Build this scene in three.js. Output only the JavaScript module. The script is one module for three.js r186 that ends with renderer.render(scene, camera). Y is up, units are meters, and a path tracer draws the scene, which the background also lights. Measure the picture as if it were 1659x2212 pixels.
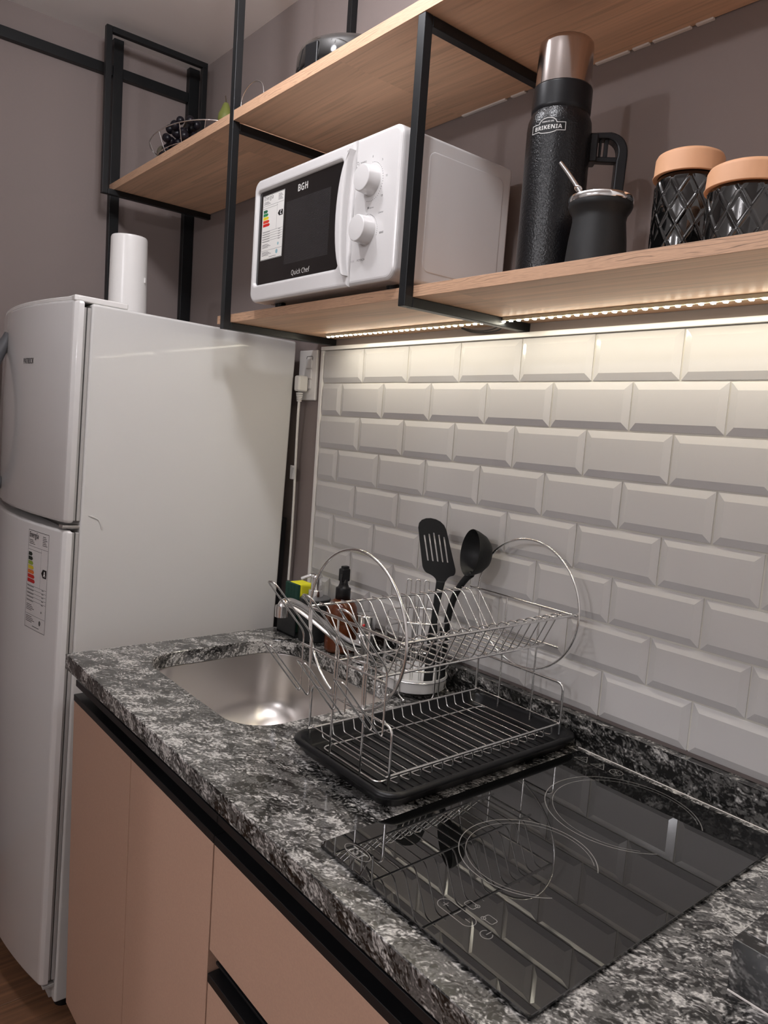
import * as THREE from 'three';
import { RoundedBoxGeometry } from 'three/addons/geometries/RoundedBoxGeometry.js';
import { RectAreaLightUniformsLib } from 'three/addons/lights/RectAreaLightUniformsLib.js';
import { mergeGeometries, toCreasedNormals } from 'three/addons/utils/BufferGeometryUtils.js';

// ---------------------------------------------------------------- camera, lights, exposure
const scene = new THREE.Scene();
scene.background = new THREE.Color(0x000000);
const camera = new THREE.PerspectiveCamera(68.95, 1659 / 2212, 0.02, 30);
camera.position.set(1.4957, 1.3862, 1.0263);
camera.rotation.order = 'YXZ';
camera.rotation.set(-0.1083, 0.8777, 0.0718);
const renderer = new THREE.WebGLRenderer({ antialias: true });
renderer.toneMapping = THREE.LinearToneMapping;
renderer.toneMappingExposure = 1.0;
renderer.shadowMap.enabled = true;
RectAreaLightUniformsLib.init();

const LAMPS = [[0.45, 2.33, 2.95], [1.55, 2.33, 2.95]];   // two ceiling globes behind the camera
const LAMP_POWER = 2.3, LAMP_COLOR = 0xfbfaff;
const TRACK = { x: [0.36, 0.86], y: 2.28, z: 0.60, power: 0.76, color: 0xfafaff };   // two-globe ceiling bar above the worktop, out of view
const LED = { x0: 0.095, x1: 1.235, y: 1.5838, z: 0.063, power: 68, color: 0xfff8e4 };

// ---------------------------------------------------------------- helpers
let seed = 12345;
const rnd = () => { seed = (seed * 1664525 + 1013904223) >>> 0; return seed / 4294967296; };
const V = (x, y, z) => new THREE.Vector3(x, y, z);
const taken = new Map();
function numbered(n) { const k = taken.get(n) || 0; taken.set(n, k + 1); return k ? `${n}_${String(k).padStart(3, '0')}` : n; }
function mesh(name, geo, mat, parent) {
  const m = new THREE.Mesh(geo, mat); m.castShadow = m.receiveShadow = true;
  m.name = parent ? name : numbered(name); (parent || scene).add(m); return m;
}
function thing(name, label, category, pos = [0, 0, 0], group, turn = 0) {
  const o = new THREE.Group(); o.name = numbered(name); o.position.set(...pos); o.rotation.y = turn;
  o.userData = { label, category }; if (group) o.userData.group = group; scene.add(o); return o;
}
function tag(o, label, category, group) { Object.assign(o.userData, { label, category }); if (group) o.userData.group = group; return o; }
function structure(name, label, pos = [0, 0, 0]) {
  const o = new THREE.Group(); o.name = name; o.position.set(...pos); o.userData = { kind: 'structure', label, category: name.split('_')[0] }; scene.add(o); return o;
}
// uv in metres, by the face's main direction
function boxUV(geo, ox = 0, oy = 0) {
  const g = geo.index ? geo.toNonIndexed() : geo; if (geo.index && !geo.userData.flat) g.computeVertexNormals();
  const p = g.attributes.position, n = g.attributes.normal, uv = new Float32Array(p.count * 2);
  for (let i = 0; i < p.count; i++) {
    const ax = Math.abs(n.getX(i)), ay = Math.abs(n.getY(i)), az = Math.abs(n.getZ(i));
    let u, v; if (ay >= ax && ay >= az) { u = p.getX(i); v = p.getZ(i); } else if (az >= ax) { u = p.getX(i); v = p.getY(i) + 0.37; } else { u = p.getZ(i); v = p.getY(i) + 0.71; }
    uv[2 * i] = u + ox; uv[2 * i + 1] = v + oy;
  }
  g.setAttribute('uv', new THREE.BufferAttribute(uv, 2)); return g;
}
// box between two corners, lightly rounded
function box(x0, x1, y0, y1, z0, z1, r = 0.001, seg = 1) {
  const g = r > 0 ? new RoundedBoxGeometry(x1 - x0, y1 - y0, z1 - z0, seg, r) : new THREE.BoxGeometry(x1 - x0, y1 - y0, z1 - z0);
  g.translate((x0 + x1) / 2, (y0 + y1) / 2, (z0 + z1) / 2); return g;
}
// polyline with rounded corners
function path(pts, fillet = 0.006, closed = false) {
  pts = pts.map(p => p.isVector3 ? p : V(...p));
  const cp = new THREE.CurvePath(), n = pts.length;
  const corner = i => { const a = pts[(i - 1 + n) % n], b = pts[i], c = pts[(i + 1) % n];
    const f = Math.min(fillet, a.distanceTo(b) * 0.45, b.distanceTo(c) * 0.45);
    return [b.clone().add(a.clone().sub(b).setLength(f)), b, b.clone().add(c.clone().sub(b).setLength(f))]; };
  let cur, first;
  if (closed) { first = corner(0); cur = first[2]; } else cur = pts[0];
  for (let i = 1; i < n - (closed ? 0 : 1); i++) {
    const [e, b, s] = corner(i); if (cur.distanceTo(e) > 1e-6) cp.add(new THREE.LineCurve3(cur, e));
    cp.add(new THREE.QuadraticBezierCurve3(e, b, s)); cur = s;
  }
  if (closed) { cp.add(new THREE.LineCurve3(cur, first[0])); cp.add(new THREE.QuadraticBezierCurve3(first[0], first[1], first[2])); }
  else cp.add(new THREE.LineCurve3(cur, pts[n - 1]));
  return cp;
}
// tube swept along explicit sample points (parallel transport), with flat ends
function sweep(curve, r, rad = 6, closed = false, per = 6) {
  const pts = [];
  if (curve.curves) { for (const c of curve.curves) { const k = c.isLineCurve3 ? 1 : per; for (let i = 0; i < k; i++) pts.push(c.getPoint(i / k)); } if (!closed) { const l = curve.curves[curve.curves.length - 1]; pts.push(l.getPoint(1)); } }
  else { const k = per; for (let i = 0; i < k + (closed ? 0 : 1); i++) pts.push(curve.getPoint(i / k)); }
  const n = pts.length, pos = [], nor = [], idx = [];
  const T = i => { const a = pts[closed ? (i - 1 + n) % n : Math.max(0, i - 1)], b = pts[closed ? (i + 1) % n : Math.min(n - 1, i + 1)]; return b.clone().sub(a).normalize(); };
  let t = T(0), N = (Math.abs(t.y) < 0.9 ? V(0, 1, 0) : V(1, 0, 0)).cross(t).normalize();
  const rr = typeof r === 'function' ? r : () => r;
  for (let i = 0; i < n; i++) {
    const t2 = T(i); N.sub(t2.clone().multiplyScalar(N.dot(t2))).normalize(); const B = t2.clone().cross(N), R = rr(i / (n - 1));
    for (let k = 0; k < rad; k++) { const a = k / rad * Math.PI * 2, d = N.clone().multiplyScalar(Math.cos(a)).addScaledVector(B, Math.sin(a)); nor.push(d.x, d.y, d.z); pos.push(pts[i].x + d.x * R, pts[i].y + d.y * R, pts[i].z + d.z * R); }
  }
  const rows = closed ? n : n - 1;
  for (let i = 0; i < rows; i++) for (let k = 0; k < rad; k++) { const a = i * rad + k, b = i * rad + (k + 1) % rad, c = ((i + 1) % n) * rad + k, d = ((i + 1) % n) * rad + (k + 1) % rad; idx.push(a, b, c, b, d, c); }
  if (!closed) for (const e of [0, n - 1]) { const c = pos.length / 3, d = T(e).multiplyScalar(e ? 1 : -1); pos.push(pts[e].x, pts[e].y, pts[e].z); nor.push(d.x, d.y, d.z); for (let k = 0; k < rad; k++) { const a = e * rad + k, b = e * rad + (k + 1) % rad; e ? idx.push(a, b, c) : idx.push(b, a, c); } }
  const g = new THREE.BufferGeometry(); g.setAttribute('position', new THREE.Float32BufferAttribute(pos, 3)); g.setAttribute('normal', new THREE.Float32BufferAttribute(nor, 3)); g.setIndex(idx); return g;
}
const wire = (pts, r, fillet = 0.006, closed = false, rad = 6) => sweep(path(pts, fillet, closed), r, rad, closed);
function ringCurve(c, R, axis = 'z', n = 64, a0 = 0, a1 = Math.PI * 2) { const p = []; const full = a1 - a0 > 6.28; for (let i = 0; i < n + (full ? 0 : 1); i++) { const a = a0 + (a1 - a0) * i / n, u = Math.cos(a) * R, v = Math.sin(a) * R; p.push(axis === 'z' ? V(c[0] + u, c[1] + v, c[2]) : axis === 'y' ? V(c[0] + u, c[1], c[2] + v) : V(c[0], c[1] + u, c[2] + v)); } return p; }
function ring(c, R, r, axis = 'z', n = 64, rad = 6) { const p = ringCurve(c, R, axis, n); return sweep({ getPoint: t => p[Math.round(t * n) % n] }, r, rad, true, n); }
const latheM = (pts, seg, R) => { const g = lathe(pts, seg), p = g.attributes.position, uv = g.attributes.uv; for (let i = 0; i < p.count; i++) uv.setXY(i, uv.getX(i) * 2 * Math.PI * R, p.getY(i)); return g; };
const lathe = (pts, seg = 48) => new THREE.LatheGeometry(pts.map(p => new THREE.Vector2(p[0], p[1])), seg);
function rrect(x0, x1, y0, y1, r) { const s = new THREE.Shape(); s.moveTo(x0 + r, y0); s.lineTo(x1 - r, y0); s.absarc(x1 - r, y0 + r, r, -Math.PI / 2, 0); s.lineTo(x1, y1 - r); s.absarc(x1 - r, y1 - r, r, 0, Math.PI / 2); s.lineTo(x0 + r, y1); s.absarc(x0 + r, y1 - r, r, Math.PI / 2, Math.PI); s.lineTo(x0, y0 + r); s.absarc(x0 + r, y0 + r, r, Math.PI, Math.PI * 1.5); return s; }
function extrude(shape, depth, bevel = 0, curve = 12, bs = 2) { return new THREE.ExtrudeGeometry(shape, { depth, bevelEnabled: bevel > 0, bevelThickness: bevel, bevelSize: bevel, bevelOffset: -bevel, bevelSegments: bs, curveSegments: curve }); }
// loft of rounded rectangles: list of [x0,x1,z0,z1,r,y]
function loftRects(secs, per = 8, cap = true) {
  const pos = [], idx = []; let n = 0;
  secs.forEach(([x0, x1, z0, z1, r, y]) => { const ring = []; const cs = [[x1 - r, z1 - r, 0], [x0 + r, z1 - r, 1], [x0 + r, z0 + r, 2], [x1 - r, z0 + r, 3]]; for (const [cx, cz, k] of cs) for (let i = 0; i <= per; i++) { const a = (k + i / per) * Math.PI / 2; ring.push([cx + r * Math.cos(a), y, cz + r * Math.sin(a)]); } n = ring.length; ring.forEach(p => pos.push(...p)); });
  for (let s = 0; s < secs.length - 1; s++) for (let k = 0; k < n; k++) { const a = s * n + k, b = s * n + (k + 1) % n, c = a + n, d = b + n; idx.push(a, b, c, b, d, c); }
  if (cap) { const s = secs[secs.length - 1], c = pos.length / 3, o = (secs.length - 1) * n; pos.push((s[0] + s[1]) / 2, s[5], (s[2] + s[3]) / 2); for (let k = 0; k < n; k++) idx.push(o + k, o + (k + 1) % n, c); }
  const g = new THREE.BufferGeometry(); g.setAttribute('position', new THREE.Float32BufferAttribute(pos, 3)); g.setIndex(idx); g.computeVertexNormals(); return g;
}
// value noise
const NT = new Float32Array(65536); for (let i = 0; i < 65536; i++) NT[i] = rnd();
function vn(x, y) { const xi = Math.floor(x), yi = Math.floor(y); let fx = x - xi, fy = y - yi; fx = fx * fx * (3 - 2 * fx); fy = fy * fy * (3 - 2 * fy); const a = (yi & 255) << 8, b = ((yi + 1) & 255) << 8, c = xi & 255, d = (xi + 1) & 255; const p = NT[a + c], q = NT[b + c]; return p + (NT[a + d] - p) * fx + (q + (NT[b + d] - q) * fx - p - (NT[a + d] - p) * fx) * fy; }
function fbm(x, y, o) { let s = 0, a = 0.5, t = 0; for (let i = 0; i < o; i++) { s += a * vn(x, y); t += a; a *= 0.5; x = x * 2.03 + 17.3; y = y * 2.03 + 9.1; } return s / t; }
const ss = (a, b, x) => { x = Math.min(1, Math.max(0, (x - a) / (b - a))); return x * x * (3 - 2 * x); };
function dataTex(w, h, fn, srgb = true, rep) {
  const d = new Uint8Array(w * h * 4);
  for (let j = 0; j < h; j++) for (let i = 0; i < w; i++) { const c = fn(i, j), k = (j * w + i) * 4; d[k] = c[0]; d[k + 1] = c[1]; d[k + 2] = c[2]; d[k + 3] = 255; }
  const t = new THREE.DataTexture(d, w, h); if (srgb) t.colorSpace = THREE.SRGBColorSpace; t.wrapS = t.wrapT = THREE.RepeatWrapping; t.magFilter = THREE.LinearFilter; t.minFilter = THREE.LinearMipmapLinearFilter; t.generateMipmaps = true; if (rep) t.repeat.set(...rep); t.needsUpdate = true; return t;
}
function canvasTex(w, h, draw) { const c = document.createElement('canvas'); c.width = w; c.height = h; const g = c.getContext('2d'); draw(g, w, h); const t = new THREE.CanvasTexture(c); t.colorSpace = THREE.SRGBColorSpace; t.anisotropy = 8; return t; }
const S = (o) => new THREE.MeshStandardMaterial(o), P = (o) => new THREE.MeshPhysicalMaterial(o);
const lin = (r, g, b) => new THREE.Color().setRGB(r, g, b);

// ---------------------------------------------------------------- materials
const granite = (w, h, W, H, ox, bias) => dataTex(w, h, (i, j) => {
  const X = i / w * W + ox, Y = j / h * H, ca = 0.87, sa = -0.49;
  const u = X * ca + Y * sa, v = -X * sa + Y * ca;
  const wx = (fbm(u * 45, v * 45, 3) - 0.5) * 0.020, wy = (fbm(u * 45 + 50, v * 45 + 31, 3) - 0.5) * 0.016;
  const a = u + wx, b = v + wy, fl = fbm(a * 260, b * 430, 3), cl = fbm(a * 34 + 3, b * 70 + 8, 4), big = fbm(u * 5 + 3, v * 8, 2), k = fbm(u * 520 + 7, v * 640, 2);
  const white = ss(0.455, 0.59, fl * 0.5 + cl * 0.5 + (big - 0.5) * 0.20 - bias * 0.6), black = ss(0.49, 0.60, fbm(a * 290 + 200, b * 420 + 140, 3) * 0.5 + fbm(a * 40 + 90, b * 66, 3) * 0.5 + bias);
  let c = 64 + k * 46; c += (190 + k * 46 - c) * white * (0.45 + 0.55 * k); c += (16 - c) * black * 0.93 * (1 - 0.40 * white);
  return [c, c * 0.985, c * 0.965];
}, true, [1 / W, 1 / H]);
const graniteTex = granite(2048, 1024, 1.4, 0.7, 0, 0), graniteDarkTex = granite(1024, 128, 1.4, 0.175, 5.3, 0.085);   // darker variant of the granite map for the upstand
const woodTex = dataTex(1024, 1024, (i, j) => {
  const u = i / 1024, v = j / 1024;
  const wob = (fbm(u * 2.2, v * 4, 2) - 0.5) * 0.05, g = fbm(u * 1.6, (v + wob) * 60, 3), fine = fbm(u * 7, v * 380, 2), band = fbm(u * 0.9 + 9, (v + wob) * 14, 2);
  const pore = ss(0.70, 0.86, vn(u * 7 + 5, (v + wob) * 230));
  const t = 0.86 + 0.12 * g + 0.12 * (band - 0.5) + 0.07 * (fine - 0.5) - 0.06 * pore;
  return [238 * t, 195 * t, 160 * t];
}, true, [1, 1]);
const edgeTex = dataTex(1024, 128, (i, j) => {   // printed grain of the edge banding: thin dark wavy lines
  const u = i / 1024, v = j / 128, w = v * 5.2 + (fbm(u * 5, v * 1.5, 3) - 0.5) * 3.4, d = Math.abs(w - Math.round(w)), line = (1 - ss(0.0, 0.09, d)) * ss(0.40, 0.55, fbm(u * 12 + 3, v * 3, 2)), f = fbm(u * 60, v * 26, 2);
  const t = 0.92 + 0.10 * (f - 0.5) - 0.34 * line; return [212 * t, 170 * t, 138 * t];
}, true, [2, 1 / 0.0200]);
const floorTex = dataTex(512, 512, (i, j) => { const u = i / 512, v = j / 512, g = fbm(u * 4, v * 60, 4), t = 0.7 + 0.5 * g; return [128 * t, 92 * t, 68 * t]; }, true, [1, 2]);
const plasterBump = dataTex(512, 512, (i, j) => { const g = 110 + 60 * fbm(i / 6, j / 6, 3); return [g, g, g]; }, false, [2.5, 2.5]);
const laminateTex = dataTex(256, 256, (i, j) => { const g = 0.97 + 0.05 * fbm(i / 3, j / 3, 2); return [186 * g, 152 * g, 132 * g]; }, true, [6, 6]);
const thermosBump = dataTex(512, 512, (i, j) => { const g = 255 * fbm(i * 0.16, j * 0.16, 2); return [g, g, g]; }, false, [1 / 0.14, 1 / 0.14]);
const M = {
  wall: S({ color: lin(0.250, 0.205, 0.192), roughness: 0.9, bumpMap: plasterBump, bumpScale: 0.0006 }),
  ceiling: S({ color: lin(0.80, 0.77, 0.75), roughness: 0.95 }),
  farWall: S({ color: lin(0.80, 0.78, 0.76), roughness: 0.9 }),
  granite: P({ map: graniteTex, roughness: 0.14, clearcoat: 0.4, clearcoatRoughness: 0.08 }),
  graniteDark: P({ map: graniteDarkTex, roughness: 0.14, clearcoat: 0.4, clearcoatRoughness: 0.08 }),
  wood: S({ map: woodTex, roughness: 0.55 }), edge: S({ map: edgeTex, roughness: 0.55 }),
  floorWood: S({ map: floorTex, roughness: 0.45 }), floorGap: S({ color: lin(0.03, 0.02, 0.016), roughness: 0.9 }),
  blackMetal: P({ color: lin(0.009, 0.010, 0.011), roughness: 0.38, specularIntensity: 0.7 }),
  tile: P({ color: lin(0.50, 0.485, 0.48), roughness: 0.13 }), grout: S({ color: lin(0.55, 0.53, 0.48), roughness: 0.95 }),
  whitePlastic: S({ color: lin(0.75, 0.73, 0.71), roughness: 0.25 }), mwWhite: P({ color: lin(0.64, 0.625, 0.62), roughness: 0.2, clearcoat: 0.5, clearcoatRoughness: 0.05 }),
  mwSide: S({ color: lin(0.64, 0.625, 0.62), roughness: 0.42 }),
  fridge: P({ color: lin(0.60, 0.59, 0.575), roughness: 0.27, clearcoat: 0.12, clearcoatRoughness: 0.04 }),
  fridgeDoor: P({ color: lin(0.60, 0.585, 0.575), roughness: 0.18, clearcoat: 0.5, clearcoatRoughness: 0.06 }),
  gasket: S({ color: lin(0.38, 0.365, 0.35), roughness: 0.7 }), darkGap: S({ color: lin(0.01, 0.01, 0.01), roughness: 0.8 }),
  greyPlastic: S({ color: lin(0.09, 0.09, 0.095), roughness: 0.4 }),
  laminate: S({ map: laminateTex, roughness: 0.5 }), gola: S({ color: lin(0.008, 0.008, 0.009), roughness: 0.4 }),
  chrome: S({ color: lin(0.80, 0.80, 0.80), roughness: 0.12, metalness: 1 }), steel: S({ color: lin(0.66, 0.63, 0.61), roughness: 0.33, metalness: 1 }),
  capSteel: S({ color: lin(0.62, 0.55, 0.52), roughness: 0.16, metalness: 1 }),
  blackPlastic: P({ color: lin(0.007, 0.007, 0.008), roughness: 0.34, specularIntensity: 0.6 }), nylon: P({ color: lin(0.008, 0.0085, 0.009), roughness: 0.5, specularIntensity: 0.5 }),
  thermos: P({ color: lin(0.005, 0.005, 0.006), roughness: 0.3, specularIntensity: 0.8, bumpMap: thermosBump, bumpScale: 0.0004 }),
  blackGlass: P({ color: lin(0.004, 0.004, 0.004), roughness: 0.06, clearcoat: 1, clearcoatRoughness: 0.03 }),
  lid: S({ color: lin(0.62, 0.33, 0.18), roughness: 0.6 }), mate: P({ color: lin(0.014, 0.0145, 0.015), roughness: 0.48, specularIntensity: 0.6 }),
  amber: P({ color: lin(0.55, 0.13, 0.03), roughness: 0.08, transmission: 0.85, thickness: 0.02, ior: 1.5, attenuationColor: new THREE.Color(0.5, 0.13, 0.03), attenuationDistance: 0.02 }),
  yellow: S({ color: lin(0.72, 0.68, 0.02), roughness: 0.95 }), green: S({ color: lin(0.008, 0.045, 0.03), roughness: 0.95 }),
  grape: P({ color: lin(0.008, 0.007, 0.011), roughness: 0.32, specularIntensity: 0.6 }), pear: S({ color: lin(0.15, 0.17, 0.035), roughness: 0.55 }), stem: S({ color: lin(0.05, 0.03, 0.015), roughness: 0.8 }), leafDry: S({ color: lin(0.10, 0.085, 0.06), roughness: 0.9 }),
  cable: S({ color: lin(0.70, 0.68, 0.65), roughness: 0.45 }), red: S({ color: lin(0.5, 0.02, 0.02), roughness: 0.3 }),
  ledGlow: S({ color: 0xffffff, emissive: new THREE.Color(LED.color), emissiveIntensity: 44 }), ledTape: S({ color: lin(0.7, 0.66, 0.5), roughness: 0.5 }),
  trackGlow: S({ color: 0xffffff, emissive: new THREE.Color(TRACK.color), emissiveIntensity: 8 }),
  lampGlow: S({ color: 0xffffff, emissive: new THREE.Color(LAMP_COLOR), emissiveIntensity: 14 }),
  milk: S({ color: lin(0.62, 0.61, 0.60), roughness: 0.4 }), seal: S({ color: lin(0.75, 0.70, 0.66), roughness: 0.7 }),
};

// ---------------------------------------------------------------- the room
const CE = 2.436, XL = -0.796, XR = 3.0, ZB = 4.2, FL = 0.035;
const floor = structure('floor', 'brown wood-look plank floor');
mesh('subfloor', box(XL - 0.1, XR, FL - 0.1, FL - 0.003, -0.1, ZB, 0), M.floorGap, floor);
{ const gs = [0, 1, 2].map(k => boxUV(box(0, 0.1985, FL - 0.02, FL, 0, 1.198, 0.0015), 0, k * 0.3)); let c = 0;
  for (const g of gs) { const uv = g.attributes.uv; for (let i = 0; i < uv.count; i++) { const u = uv.getX(i); uv.setX(i, uv.getY(i)); uv.setY(i, u); } }
  for (let x = XL; x < XR - 0.05; x += 0.2) { const off = (c * 0.43) % 1.2; for (let z = -1.2 + off; z < ZB; z += 1.2) { if (z + 1.2 < 0.05) continue; const m = mesh('plank', gs[(c + Math.round(z * 7)) % 3 & 3] || gs[0], M.floorWood, floor); m.position.set(x, 0, z); } c++; } }
const ceiling = structure('ceiling', 'plain pale painted ceiling'); mesh('ceiling_slab', box(XL - 0.1, XR + 0.1, CE, CE + 0.1, -0.1, ZB + 0.1, 0), M.ceiling, ceiling);
const wallL = structure('wall_left', 'plain taupe painted side wall'); mesh('wall_panel', boxUV(box(XL - 0.1, XL, FL - 0.1, CE, -0.1, ZB, 0)), M.wall, wallL);
const wallR = structure('wall_right', 'pale painted wall across the room'); mesh('wall_panel', box(XR, XR + 0.1, FL - 0.1, CE, -0.1, ZB, 0), M.farWall, wallR);
const wallF = structure('wall_front', 'pale painted wall behind the viewer'); mesh('wall_panel', box(XL, XR, FL - 0.1, CE, ZB, ZB + 0.1, 0), M.farWall, wallF);
const wallB = structure('wall_back', 'taupe painted kitchen wall with white bevelled brick tiles');
mesh('wall_panel', boxUV(box(XL - 0.1, XR, FL - 0.1, CE, -0.11, -0.0075, 0)), M.wall, wallB);
// unseen wall added to keep the room lamps off the refrigerator front
{ const w = structure('wall_added_blocker', 'added unseen wall that keeps lamp light off the refrigerator front'); mesh('wall_panel', box(XL, 0.42, FL, CE, 1.75, 1.87, 0.003), M.farWall, w); }
// column at the end of the worktop
const pillar = structure('wall_column', 'pale painted wall column at the end of the worktop'); mesh('wall_panel', box(1.247, 1.85, FL, CE, -0.007, 0.334, 0.002), M.farWall, pillar);

// bevelled wall tiles: every tile its own mesh
const PX = 0.152, PY = 0.0765, TOP = 1.565, GAP = 0.0028;
function tileGeo(w, h, wl = 0.0115, wr = 0.0115, wb = 0.0115, wt = 0.0115) {
  const x0 = GAP / 2, x1 = w - GAP / 2, y0 = GAP / 2, y1 = h - GAP / 2, zf = 0.0040, z0 = 0.0, zb = -0.0075;
  const a = [[x0, y0, z0], [x1, y0, z0], [x1, y1, z0], [x0, y1, z0]], b = [[x0 + wl, y0 + wb, zf], [x1 - wr, y0 + wb, zf], [x1 - wr, y1 - wt, zf], [x0 + wl, y1 - wt, zf]], c = a.map(p => [p[0], p[1], zb]);
  const pos = [], q = (A, B, C, D) => pos.push(...A, ...B, ...C, ...A, ...C, ...D);
  q(b[0], b[1], b[2], b[3]);
  for (let k = 0; k < 4; k++) { const l = (k + 1) % 4; q(a[k], a[l], b[l], b[k]); q(c[k], c[l], a[l], a[k]); }
  const g = new THREE.BufferGeometry(); g.setAttribute('position', new THREE.Float32BufferAttribute(pos, 3)); g.computeVertexNormals(); return g;
}
const tileFull = tileGeo(PX, PY), tileHalf = tileGeo(PX / 2, PY, 0.003), tileStart = tileGeo(PX, PY, 0.003), tileEnd = new Map();
mesh('grout_bed', box(-0.002, 1.24, TOP - 8 * PY + 0.0025, TOP, -0.0074, -0.0013, 0), M.grout, wallB);
for (let r = 0; r < 8; r++) {
  let x = 0, k = 0; while (x < 1.24 - 0.01) {
    const half = r % 2 === 1 && k === 0, w = Math.min(half ? PX / 2 : PX, 1.24 - x); let g = half ? tileHalf : k === 0 ? tileStart : tileFull;
    if (w < (half ? PX / 2 : PX) - 1e-4) { const key = w.toFixed(3); if (!tileEnd.has(key)) tileEnd.set(key, tileGeo(w, PY, 0.0115, 0.001)); g = tileEnd.get(key); }
    const t = mesh('tile', g, M.tile, wallB); t.position.set(x + (rnd() - 0.5) * 0.0008, TOP - (r + 1) * PY + (rnd() - 0.5) * 0.0007, (rnd() - 0.5) * 0.0006); t.rotation.set((rnd() - 0.5) * 0.006, (rnd() - 0.5) * 0.005, (rnd() - 0.5) * 0.004);
    x += w; k++;
  }
}
{ const t = structure('trim_1', 'white edge trim round the bevelled tiles');
  mesh('top_strip', box(-0.012, 1.24, TOP + 0.0005, TOP + 0.0095, -0.007, 0.0055, 0.0012), M.whitePlastic, t);
  mesh('side_strip', box(-0.0125, -0.0015, 0.93, TOP + 0.0003, -0.007, 0.0045, 0.0012), M.whitePlastic, t);
  mesh('trim_gap_shade', box(-0.0155, -0.0130, 0.93, TOP + 0.008, -0.007, -0.003, 0), M.greyPlastic, t); }  // dark strip put in for the shade in the gap beside the trim
// pale filler seen along the joint between upper shelf and wall
{ const t = structure('trim_2', 'broken bead of pale filler along the upper shelf joint');
  for (const [a, b] of [[0.405, 0.515], [0.528, 0.56], [0.705, 0.765], [0.772, 0.80], [0.806, 0.866], [0.874, 0.90]]) mesh('filler_bead', box(a, b, 1.9905, 1.9935, -0.0072, -0.0005, 0.0008), M.seal, t); }

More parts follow.
